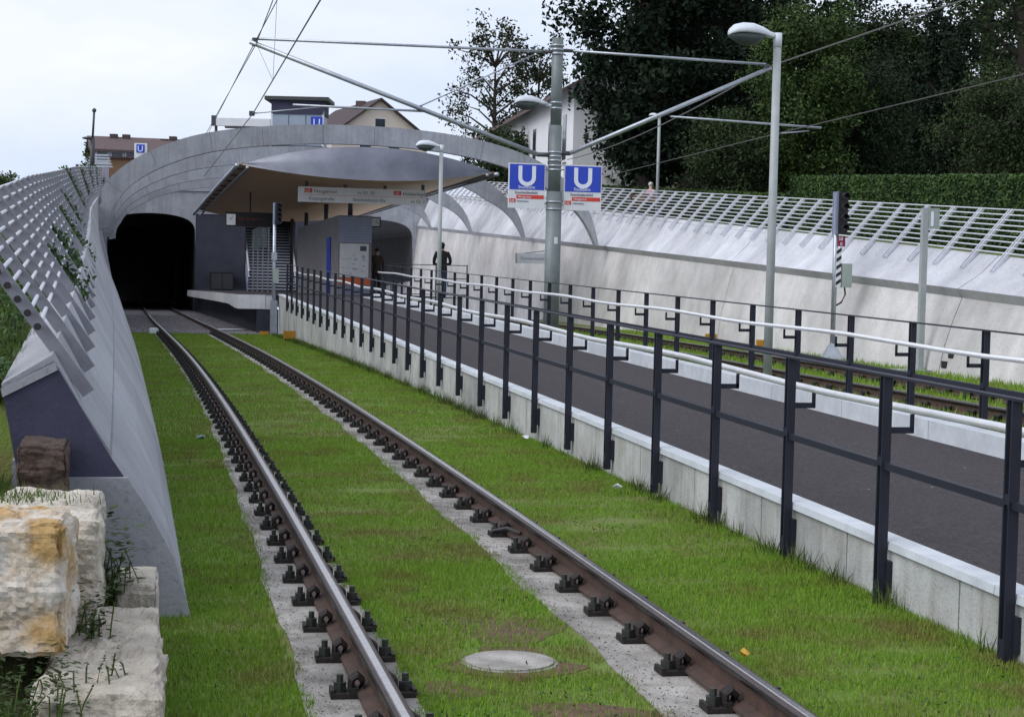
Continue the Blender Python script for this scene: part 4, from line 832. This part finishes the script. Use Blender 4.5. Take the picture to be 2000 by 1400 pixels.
n = 5000; s = 1 + 22 * rng.random(n) ** 1.6; e_ = rng.random(n) < .5; u = np.where(e_, -1.05 + abs(rng.normal(0, .09, n)), .40 + abs(rng.normal(0, .1, n))) + .10 * np.clip(s / 16, 0, 1); X, Y = Tn(s, u)
V, F = leaves(np.stack([X, Y, zt(s) - .161 + rng.random(n) * .004], 1), .006, .95); V = np.asarray(V); zb_ = np.repeat(zt(s) - .161, 4); V[:, 2] = np.clip(V[:, 2], zb_, zb_ + .006)
tag(np_obj('soil_crumbs', V, F, 'soil'), 'dark crumbs of soil and clippings on the concrete beside the rails', 'soil', kind='stuff')
# taller tufts along the kerb
n = 9000; s = rng.uniform(2, 46, n); s = s[smooth_noise(s * 1.3, s * 0 + 2, 4) > .0]; n = len(s); u = 2.34 - abs(rng.normal(0, .06, n)); X, Y = Tn(s, u)
tag(blade_obj('kerb_weeds', X, Y, zt(s) - .19, rng.uniform(.08, .2, n), rng.uniform(.006, .012, n), 'grass_bank', .8), 'ragged weeds along the foot of the white kerb', 'weeds', kind='stuff')
# creepers on the left lattice
def creeper(s, f0, f1, n, label):
    a = [Vector(T(s + .1 * math.sin(5 * f), PL(s, f)[0] + .03, PL(s, f)[1] + .05)) for f in np.linspace(f0, f1, 8)]
    t = thing('creeper', a[0], label, 'plant', 'creepers climbing the leaning lattice'); MB().tube(a, .008, 5).build('stem', 'bark', t)
    k = rng.integers(0, 7, n); w = rng.random(n)[:, None]; A_ = np.array([tuple(p) for p in a]); P = A_[k] * (1 - w) + A_[k + 1] * w + rng.normal(0, (.03, .09, .03), (n, 3)) * (.4 + rng.random((n, 1)))
    V, F = leaves(P, .028); o = np_obj('leaf_mass', V, F, 'leaf_creeper', t); o['kind'] = 'stuff'
ordn = ['first', 'second', 'third', 'fourth', 'fifth', 'sixth', 'seventh', 'eighth']
for i_, (s, f0, f1, n) in enumerate(((9.8, .12, .5, 260), (12.4, .1, .55, 330), (16.5, .05, .6, 420), (21, .3, .75, 300), (29, .35, 1.0, 520), (38, .4, .95, 420), (43, .5, 1, 380), (46.5, .5, 1, 340))): creeper(s, f0, f1, n, ordn[i_] + ' creeper up the leaning lattice, counted from the cut wall end')
# ------------------------------------------------------------------ hedge and trees behind the far wall
hd = thing('hedge', T(24, uR(24, 2.6), float(ztop(24))), 'clipped dark green hedge behind the far lattice fence', 'hedge')
def hedge_leaves(n, s0, s1, o0, o1, h0, size, m):
    s = rng.uniform(s0, s1, n); o = rng.uniform(o0, o1, n); z = rng.random(n); face = rng.random(n)
    o = np.where(face < .55, o0 + abs(rng.normal(0, .06, n)), o); z = np.where((face >= .55), 1 - abs(rng.normal(0, .06, n)), z)
    X, Y = Tn(s, uw(s) + o); Z = ztop(s) - .1 + z * h0(s) + .05 * smooth_noise(X * 2, Y * 2, 8); V, F = leaves(np.stack([X, Y, Z], 1), size); np_obj('leaf_mass', V, F, m, hd)
h1 = lambda s: 1.62 - .008 * (s - 20)
hedge_leaves(60000, 12, 40.5, 2.5, 3.6, h1, .045, 'leaf_hedge'); hedge_leaves(20000, 40.5, 62, 2.3, 3.2, lambda s: .95 + 0 * s, .06, 'leaf_light')
mb = MB(); mb.sweep(lambda s: [(uR(s, 2.6), float(ztop(s)) - .2), (uR(s, 3.5), float(ztop(s)) - .2), (uR(s, 3.5), float(ztop(s)) - .16 + float(h1(s)) * .93 if s < 40.5 else float(ztop(s)) + .6), (uR(s, 2.6), float(ztop(s)) - .16 + float(h1(s)) * .93 if s < 40.5 else float(ztop(s)) + .6)], srange(12, 62, 2)); mb.build('inner_growth', 'leaf_dark', hd)
def tree(base, H, R, label, m, n, size, style, z_lo=.15, seed=0, name='tree', group='trees beyond the far wall', lean=(0, 0)):
    r = np.random.default_rng(seed); t = thing(name, base, label, 'tree', group); b = np.array(base)
    mb = MB(); top = Vector(base) + Vector((lean[0], lean[1], H * (.97 if style == 'cone' else .8)))
    mb.tube([Vector(base) - UP * .3, Vector(base).lerp(top, .3) + Vector((.1, 0, 0)), Vector(base).lerp(top, .65), top], [H * .024, H * .018, H * .011, H * .003], 9)
    clumps = []
    nb = {'cone': 60, 'round': 52, 'sparse': 34, 'column': 26}[style]
    for k in range(nb):
        f = z_lo + (1 - z_lo) * ((k + r.random()) / nb); a = k * 2.4 + r.normal(0, .3)
        if style == 'cone': rad = R * (1 - f) ** .75 * r.uniform(.65, 1.05) + .3; dz = -.12 * rad
        elif style == 'column': rad = R * r.uniform(.3, 1) * (1 if f < .8 else (1 - f) * 4 + .2); dz = .3
        else: rad = R * math.sqrt(max(.05, 1 - ((f - .55) / .5) ** 2)) * r.uniform(.55, 1.05); dz = .12 * rad
        o = Vector(base).lerp(top, max(.08, f - (.06 if style != 'cone' else 0)) / (1 if style == 'cone' else .85) if f < .8 else .95); e = Vector((b[0] + lean[0] * f + math.cos(a) * rad, b[1] + lean[1] * f + math.sin(a) * rad, b[2] + H * f + dz))
        mb.tube([o, o.lerp(e, .5) + UP * .1 * rad * (0 if style == 'cone' else 1), e], [H * .005 + .02, H * .003 + .012, .01], 4, cap=False)
        m_ = {'cone': 4, 'round': 5, 'sparse': 3, 'column': 2}[style]
        for j in range(m_):
            w = (j + 1) / m_ if style != 'sparse' else r.uniform(.5, 1.1); c = o.lerp(e, .3 + .7 * w); clumps.append((c.x + r.normal(0, .2), c.y + r.normal(0, .2), c.z + r.normal(0, .25), r.uniform(.6, 1.25)))
    mb.build('trunk', 'bark', t)
    cl_ = np.array(clumps); k = r.integers(0, len(cl_), n); sg_ = {'cone': (.5, .5, .26), 'round': (.44, .44, .32), 'sparse': (.4, .4, .4), 'column': (.35, .35, .8)}[style]
    P = cl_[k, :3] + np.clip(r.normal(0, 1, (n, 3)), -1.75, 1.75) * np.array(sg_) * cl_[k, 3][:, None] * (R / 4.0) ** .6
    V, F = leaves(P, size, .2 if style == 'cone' else 0); np_obj('crown', V, F, m, t); return t
def ground_at(x, Y):
    v = at(x, 700, Y); s_best = float(S2[int(np.argmin((CX - v.x) ** 2 + (CY - Y) ** 2))]); return Vector((v.x, Y, min(5.3, float(ztop(s_best))) - .1 + .2))
TR = [(1255, 64, 18, 3.5, 'broad dark yew whose edge frames the white house', 'leaf_conifer', 62000, .125, 'round', .06, 1),
      (1335, 74, 22, 4.4, 'tall dense dark conifer between the yew and the forked conifer', 'leaf_conifer', 52000, .11, 'cone', .05, 2),
      (1400, 66, 20, 4.0, 'dark conifer with a bare lower trunk above the low hedge', 'leaf_conifer', 46000, .1, 'cone', .14, 4),
      (1545, 58, 6.4, 2.3, 'lighter green bushy tree in front of the dark conifers', 'leaf_light', 40000, .07, 'round', .05, 5),
      (1500, 86, 21, 4.2, 'big dark broadleaf tree behind the bushy light green tree', 'leaf_dark', 46000, .12, 'round', .08, 6),
      (1705, 74, 8.0, 3.6, 'mid green broadleaf tree beside the columnar cypress', 'leaf_mid', 44000, .09, 'round', .06, 7),
      (1830, 54, 6.0, .95, 'dark columnar cypress standing behind the hedge', 'leaf_conifer', 22000, .07, 'column', .02, 8),
      (1905, 88, 22, 5.0, 'tall open broadleaf tree with sky showing through its crown', 'leaf_dark', 22000, .12, 'round', .1, 9),
      (1975, 62, 17, 4.0, 'broadleaf tree with loose speckled foliage behind the right hedge end', 'leaf_mid', 26000, .085, 'round', .1, 10),
      (2090, 76, 20, 5.0, 'dark tree leaning in behind the loose speckled tree', 'leaf_dark', 18000, .12, 'round', .08, 11),
      (1950, 50, 4.0, 1.9, 'low dark shrub mass between the cypress and the speckled tree', 'leaf_mid', 26000, .06, 'round', .0, 12),
      (1655, 60, 5.0, 2.2, 'dark green shrub between the bushy tree and the cypress', 'leaf_dark', 24000, .07, 'round', .0, 13),
      (1405, 57, 3.0, 1.5, 'low green shrub in front of the bare-trunked conifer', 'leaf_mid', 14000, .06, 'round', .0, 14),
      (1760, 64, 5.4, 2.6, 'dark shrub behind the columnar cypress', 'leaf_dark', 22000, .08, 'round', .0, 16),
      (2200, 84, 22, 6, 'large dark tree at the end of the tree row beyond the speckled tree', 'leaf_dark', 16000, .14, 'round', .06, 15)]
for x, Y, H, R, lab, m, n, size, sty, zl, sd_ in TR: tree(ground_at(x, Y), H, R, lab, m, n, size, sty, zl, sd_, {'cone': 'conifer', 'column': 'cypress'}.get(sty, 'broadleaf_tree'))
v = at(965, 250, 118); tree(Vector((v.x, 118, 5.2)), 12.3, 3.2, 'thin-leaved tree with bare branches beside the white house', 'leaf_autumn', 5200, .13, 'sparse', .2, 21, 'broadleaf_tree')
v = at(1050, 250, 120); tree(Vector((v.x, 120, 5.2)), 11.3, 2.8, 'sparse tree half hidden behind the white house roof', 'leaf_autumn', 3800, .14, 'sparse', .25, 22, 'broadleaf_tree')
for x, Y, H, R, k in ((168, 150, 5.0, 1.3, 31), (186, 154, 7, 1.2, 32), (8, 170, 5, 2.2, 33)):
    v = at(x, 300, Y); tree(Vector((v.x, Y, 4.0)), H, R, ('small green tree at the end of the brown-roofed row house', 'slim green tree behind the street lamp on the left', 'distant green tree above the left end of the lattice')[k - 31], 'leaf_light', 3500, .16, 'round', .05, k, 'broadleaf_tree', 'small trees at street level')
v = at(985, 290, 88); tree(Vector((v.x, 88, 5.4)), 2.6, 1.6, 'low green bush below the sparse tree', 'leaf_mid', 4000, .12, 'round', .0, 41, 'bush', 'small trees at street level')
# ------------------------------------------------------------------ buildings
def window(parent, c, right, up, w, h_, nrm_):
    R3 = Matrix((right, nrm_, up)).transposed(); f = MB().box(c - nrm_ * .03, (w + .14, .06, h_ + .14), R3).build('window', 'white_paint', parent)
    g = MB().box(c + nrm_ * .012, (w, .03, h_), R3).build('pane', 'window_glass', f); MB().box(c + nrm_ * .04 - up * (h_ / 2 + .1), (w + .24, .14, .06), R3).build('sill', 'plaster_white', f); return f
def house(p0, p1, depth, z0, ze_, zr, wm, rm, label, wins, name='house', gable=False, over=.35, chim=()):
    p0, p1 = Vector(p0), Vector(p1); d = (p1 - p0); Lh = d.length; d.normalize(); n_ = Vector((d.y, -d.x, 0))   # n_ faces the viewer side
    t = thing(name, (p0 + p1) / 2 + UP * z0, label, 'house'); b = -n_ * depth
    q = lambda p, z: Vector((p.x, p.y, z))
    if not gable:
        MB().hexa([q(p0, z0), q(p1, z0), q(p1 + b, z0), q(p0 + b, z0), q(p0, ze_), q(p1, ze_), q(p1 + b, ze_), q(p0 + b, ze_)]).build('wall', wm, t)
        m0, m1 = p0 + b / 2 - d * over, p1 + b / 2 + d * over; mb = MB(); sl = (zr - ze_) / (depth / 2) * over
        for sg_ in (1, -1):
            e0 = (p0 if sg_ > 0 else p0 + b) - d * over + n_ * over * sg_; e1 = (p1 if sg_ > 0 else p1 + b) + d * over + n_ * over * sg_
            mb.hexa([q(e0, ze_ - sl), q(e1, ze_ - sl), q(m1, zr), q(m0, zr), q(e0, ze_ - sl + .16), q(e1, ze_ - sl + .16), q(m1, zr + .16), q(m0, zr + .16)])
        rf = mb.build('roof', rm, t)
        for p in (p0 + d * .01, p1 - d * .01): MB().loft([[q(p, ze_), q(p + b, ze_), q(p + b / 2, zr - .02)], [q(p - d * .01, ze_), q(p + b - d * .01, ze_), q(p + b / 2 - d * .01, zr - .02)]]).build('gable', wm, t)
        for f, hc in chim: c = p0.lerp(p1, f) + b * .45; MB().box(q(c, zr + hc / 2 - .3), (.6, .6, hc + .6)).build('chimney', 'roof_dark', rf)
    else:
        m_ = (p0 + p1) / 2
        MB().loft([[q(p0 + o, z0), q(p1 + o, z0), q(p1 + o, ze_), q(m_ + o, zr), q(p0 + o, ze_)] for o in (Vector(), b)]).build('wall', wm, t)
        mb = MB(); sl = (zr - ze_) / (Lh / 2) * over
        for e, sg_ in ((p0, -1), (p1, 1)):
            a_ = [q(e + d * sg_ * over + n_ * .3, ze_ - sl + .02), q(m_ + n_ * .3, zr + .02), q(m_ + b - n_ * .3, zr + .02), q(e + d * sg_ * over + b - n_ * .3, ze_ - sl + .02)]; mb.loft([a_, [v_ + UP * .16 for v_ in a_]])
        rf = mb.build('roof', rm, t)
        for f, hc in chim: c = p0.lerp(p1, f) + b * .3; MB().box(q(c, zr - .6 + hc / 2), (.7, .7, hc + 1)).build('chimney', 'roof_brown', rf)
    for f, z, w, h_ in wins: window(t, q(p0.lerp(p1, f), z) + n_ * .02, d, UP, w, h_, n_)
    return t
Yw0, Yw1 = 104.0, 75.0
a, b = at(950, 262, Yw0), at(1122, 165, Yw1); a.z = b.z = 0
ez = at(1122, 168, Yw1).z
house((a.x, a.y, 0), (b.x, b.y, 0), 9, 3.0, ez, ez + 2.6, 'plaster_white', 'roof_brown', 'long white house beyond the arch, seen at an angle behind the mast', [(f, z, .85, 1.9) for f in (.12, .3, .48, .64, .8, .93) for z in (ez - 2.0, ez - 5.0)], over=.6)
Y = 128; p0, p1 = at(650, 280, Y), at(832, 280, Y); apex = at(742, 196, Y).z; ev = at(742, 268, Y).z
house((p0.x, Y - 1, 0), (p1.x, Y + 1.5, 0), 12, 5, ev, apex, 'plaster_cream', 'roof_dark', 'cream gabled house with a tall chimney behind the arch', [(.5, apex - 1.7, .7, .8), (.35, ev - .6, .8, .9), (.65, ev - .6, .8, .9)], gable=True, chim=((.44, .3), (.6, .0)))
Y = 150; p0, p1 = at(182, 300, Y), at(520, 300, Y)
house((p0.x, Y, 0), (p1.x, Y + 4, 0), 9, 2.2, at(200, 293, Y).z, at(200, 263, Y).z, 'plaster_lilac', 'roof_brown', 'brown-roofed row house with chimneys above the left wall', [(f, at(200, 303, Y).z - .1, .9, .8) for f in (.05, .13, .21, .29, .37)], 'row_house', chim=((.125, .35), (.195, .35), (.46, .35), (.41, .1)))
# glazed lift tower
Y = 100.0
A_, B_ = at(530, 275, Y), at(630, 275, Y); zt2 = at(580, 196, Y).z; w = B_.x - A_.x; cx_ = (A_.x + B_.x) / 2
lt = thing('lift_tower', (cx_, Y + 1.4, 5.2), 'glazed lift tower with a dark flat roof above the station', 'tower')
MB().box((cx_, Y + 1.45, (5.2 + zt2) / 2), (w - .12, 2.7, zt2 - 5.2)).build('shaft', 'kiosk_blue', lt)
MB().box((cx_ - .03, Y + 1.4, zt2 + .08), (w + .7, 3.4, .2)).build('roof', 'tower_roof', lt); MB().box((cx_, Y + 1.4, zt2 - .38), (w + .04, 2.92, .7)).build('blue_band', 'end_face', lt)
for k, (za, zb) in enumerate(((zt2 - 1.55, zt2 - .82), (zt2 - 2.5, zt2 - 1.65), (zt2 - 3.6, zt2 - 2.6))):
    for j in range(3): MB().box((A_.x + w * (j + .5) / 3, Y + .04, (za + zb) / 2), (w / 3 - .05, .05, zb - za)).build('pane', 'tower_glass', lt)
    MB().box((cx_, Y + .03, za - .05), (w + .02, .12, .07)).build('transom', 'dark_grey', lt)
for x in (A_.x, B_.x): MB().box((x, Y + .05, (5.2 + zt2) / 2 - .3), (.1, .1, zt2 - 5.8)).build('corner_post', 'white_paint', lt)
MB().box((B_.x - .35, Y - .04, zt2 - 1.2), (.62, .05, .62)).build('u_plate', 'blue_sign', lt)
mb = MB(); text_mb(mb, 'U', .6, Vector((B_.x - .55, Y - .07, zt2 - 1.42)), Vector((1, 0, 0)), UP, Vector((0, -1, 0))); mb.build('letter_u', 'letter_white', lt)
pn = thing('roof_beam', at(470, 250, 98), 'white horizontal sign beam beside the lift tower', 'beam'); a, b = at(418, 236, 98), at(528, 243, 98)
MB().box((a + b) / 2, ((b - a).length, .3, .42)).build('panel', 'white_paint', pn); MB().box(a, (.24, .34, .55)).build('end_cap', 'dark_grey', pn); MB().box(((a + b) / 2) - UP * .28, ((b - a).length * .6, .3, .1)).build('soffit', 'dark_grey', pn)
for x in (a.x + .1, b.x - .2): MB().tube([Vector((x, 98.1, 5.2)), Vector((x, 98.1, a.z - .2))], .08, 8).build('post', 'dark_grey', pn)
# street furniture at street level, left
sl = thing('street_lamp', at(180, 320, 95), 'thin dark street lamp with a ball top left of the arch', 'lamp'); a, b = at(184, 216, 95), at(180, 345, 95)
MB().tube([b, at(181, 270, 95)], .12, 8).build('pole', 'dark_grey', sl, True); MB().tube([at(181, 270, 95), a], .06, 8).build('pole_top', 'dark_grey', sl, True); MB().ball(a, .12).build('top_cap', 'dark_grey', sl, True)
q = at(171, 270, 95); MB().ball(q, .2, 10, 6, (1.5, 1.2, .4)).build('lamp_head', 'dark_grey', sl, True); MB().tube([q, at(181, 270, 95)], .035, 6).build('arm', 'dark_grey', sl)
us = thing('u_pylon', at(274, 330, 80), 'small blue U sign panel above the left shell of the arch', 'sign'); a, b = at(263, 280, 80), at(287, 310, 80)
MB().box((a + b) / 2, (b.x - a.x, .12, a.z - b.z)).build('panel', 'white_paint', us); c = (at(267, 283, 80) + at(283, 298, 80)) / 2
MB().box(c - Vector((0, .08, 0)), (.36, .03, .36)).build('blue_field', 'blue_sign', us); mb = MB(); text_mb(mb, 'U', .38, c + Vector((-.135, -.1, -.14)), Vector((1, 0, 0)), UP, Vector((0, -1, 0))); mb.build('letter_u', 'letter_white', us)
MB().tube([(a + b) / 2 - UP * .3, (a + b) / 2 - UP * 1.6], .06, 8).build('post', 'galv', us)
sh = thing('timber_shed', at(235, 325, 110), 'orange-brown timber shed above the lattice end', 'shed'); a, b = at(213, 309, 110), at(258, 330, 110)
MB().box(((a.x + b.x) / 2, 111, (a.z + b.z) / 2 - .3), (b.x - a.x, 2, a.z - b.z + .6)).build('wall', 'wood_box', sh); MB().box(((a.x + b.x) / 2, 111, a.z + .05), (b.x - a.x + .3, 2.3, .1)).build('roof', 'roof_dark', sh)
sp = thing('slatted_steps', at(192, 325, 105), 'grey slatted steps left of the timber shed', 'steps')
for k in range(5): a = at(178, 303 + 5.5 * k, 105 - .3 * k); MB().box((a.x + .5, a.y, a.z), (1.05 + .1 * k, .3, .1)).build('slat', 'galv', sp)
# ------------------------------------------------------------------ people
def person(loc, H, face, mats, label, arms='down', item=None):
    # mats: hair, skin, top, trousers, shoes ; built as a skinned stick figure facing -Y, then turned
    sk = [((0, 0, .53), .095, .075), ((0, 0, .60), .092, .07), ((0, .005, .70), .10, .07), ((0, .008, .79), .105, .065), ((0, .005, .835), .05, .045), ((0, -.005, .875), .036, .036), ((0, -.012, .915), .046, .056), ((0, -.008, .965), .044, .056)]
    ed = [(i, i + 1) for i in range(7)]; V = [s_[0] for s_ in sk]; Rr = [(s_[1], s_[2]) for s_ in sk]
    def chain(root, pts):
        last = root
        for p, r_ in pts: V.append(p); Rr.append(r_ if isinstance(r_, tuple) else (r_, r_)); ed.append((last, len(V) - 1)); last = len(V) - 1
    for sx in (-1, 1):
        if arms == 'down': chain(3, [((sx * .105, .01, .805), .042), ((sx * .135, .02, .70), .034), ((sx * .145, .015, .61), .029), ((sx * .135, -.03, .51), .023), ((sx * .132, -.04, .475), (.013, .022))])
        else: chain(3, [((sx * .105, .01, .805), .042), ((sx * .145, .03, .70), .034), ((sx * .15, .0, .615), .029), ((sx * .085, -.085, .60), .024), ((sx * .05, -.1, .60), (.013, .022))])
        if arms == 'sit': chain(0, [((sx * .055, -.04, .52), .062), ((sx * .06, -.25, .51), .046), ((sx * .06, -.255, .36), .036), ((sx * .06, -.25, .30), .026), ((sx * .06, -.26, .268), .024), ((sx * .066, -.33, .266), .022)])
        else: chain(0, [((sx * .05, 0, .47), .06), ((sx * .055, -.005, .28), .042), ((sx * .057, .01, .16), .034), ((sx * .058, .015, .05), .026), ((sx * .06, .0, .018), .024), ((sx * .066, -.07, .016), .022)])
    me = bpy.data.meshes.new('body'); me.from_pydata([Vector(v) * H for v in V], ed, []); ob = bpy.data.objects.new('body', me); col.objects.link(ob)
    md = ob.modifiers.new('skin', 'SKIN'); md.use_smooth_shade = True
    for i, sv in enumerate(me.skin_vertices[0].data): sv.radius = (Rr[i][0] * H, Rr[i][1] * H); sv.use_root = (i == 0)
    s2 = ob.modifiers.new('sub', 'SUBSURF'); s2.levels = 2; s2.render_levels = 2
    bpy.context.view_layer.update(); dg = bpy.context.evaluated_depsgraph_get(); fin = bpy.data.meshes.new_from_object(ob.evaluated_get(dg)); bpy.data.objects.remove(ob)
    fin.materials.clear()
    for m in mats: fin.materials.append(MATS[m])
    for p in fin.polygons:
        c = p.center / H; ax = abs(c.x)
        if c.z > .93 or (c.z > .885 and c.y > .012): k = 0
        elif c.z > .852 and ax < .07: k = 1
        elif (c.z < .50 and ax > .105) or (arms != 'down' and .57 < c.z < .63 and c.y < -.07 and ax < .075): k = 1
        elif c.z > (.56 if arms == 'sit' else .50) or (ax > .115 and c.z > .44): k = 2
        elif c.z > (.295 if arms == 'sit' else .045): k = 3
        else: k = 4
        p.material_index = k
    t = thing('person', loc, label, 'person'); t.rotation_euler = (0, 0, face)
    o = bpy.data.objects.new('body', fin); col.objects.link(o); o.parent = t
    fg = MB()
    for sx in (-1, 1):
        for j in range(5):
            if arms == 'down': b0 = Vector((sx * .132 + (j - 1.5) * .0, -.052 + j * .007, .468)) * H; d = Vector((sx * -.004, -.006 + (-.02 if j == 0 else 0), -.045 if j else -.025)) * H
            else: b0 = Vector((sx * .05, -.1, .595 + j * .005)) * H; d = Vector((-sx * .035, -.012, -.004)) * H
            fg.tube([b0, b0 + d * .55, b0 + d + Vector((-sx * .006, 0, 0)) * H], [.0055 * H, .005 * H, .0038 * H], 5)
    for f_ in [fg.mesh('fingers', mats[1], True)]: c = bpy.data.objects.new('fingers', f_); col.objects.link(c); c.parent = t
    hr = MB(); hr.ball(Vector((0, .008, .955)) * H, .05 * H, 12, 8, (.98, 1.14, 1.02)); h_ob = bpy.data.objects.new('hair', hr.mesh('hair', mats[0], True)); col.objects.link(h_ob); h_ob.parent = t
    ns = MB(); ns.ball(Vector((0, -.07, .915)) * H, .009 * H, 6, 4); c = bpy.data.objects.new('nose', ns.mesh('nose', mats[1], True)); col.objects.link(c); c.parent = t
    return t
pp = pix(862, 578, 52.6); person((pp.x, pp.y, float(zp(52.6))), 1.78, math.pi + .15, ['hair_dark', 'skin', 'jacket_black', 'jeans', 'black'], 'man in a black jacket and jeans standing behind the lamp post', 'front')
pp = pix(735, 575, 58.5); person((pp.x, pp.y, float(zp(58.5))), 1.68, .3, ['hair_dark', 'skin', 'cloth_brown', 'black', 'black'], 'person in dark clothes standing beside the grey service block', 'down')
v = at(1271, 375, 60); pg = Vector((v.x, 60, float(ztop(53)) - .12)); Hs = 1.56
person(pg - UP * .25 * Hs, Hs, 2.4, ['hair_white', 'skin', 'shirt_pink', 'jeans', 'black'], 'white-haired person in a pink top sitting behind the far lattice fence', 'sit')
bn = thing('park_bench', pg, 'small wooden bench under the white-haired person behind the far lattice', 'bench'); Rb = Matrix.Rotation(2.4, 3, 'Z')
for k_ in range(3): MB().box(pg + Rb @ Vector((0, -.12 + .13 * k_, .40)), (1.4, .11, .03), Rb).build('seat_slat', 'wood_box', bn)
for k_ in range(2): MB().box(pg + Rb @ Vector((0, .25, .56 + .14 * k_)), (1.4, .03, .11), Rb).build('back_slat', 'wood_box', bn)
for x_ in (-.6, .6):
    MB().box(pg + Rb @ Vector((x_, .0, .19)), (.06, .34, .38), Rb).build('leg', 'dark_grey', bn); MB().box(pg + Rb @ Vector((x_, .28, .4)), (.05, .03, .8), Rb).build('back_post', 'dark_grey', bn)
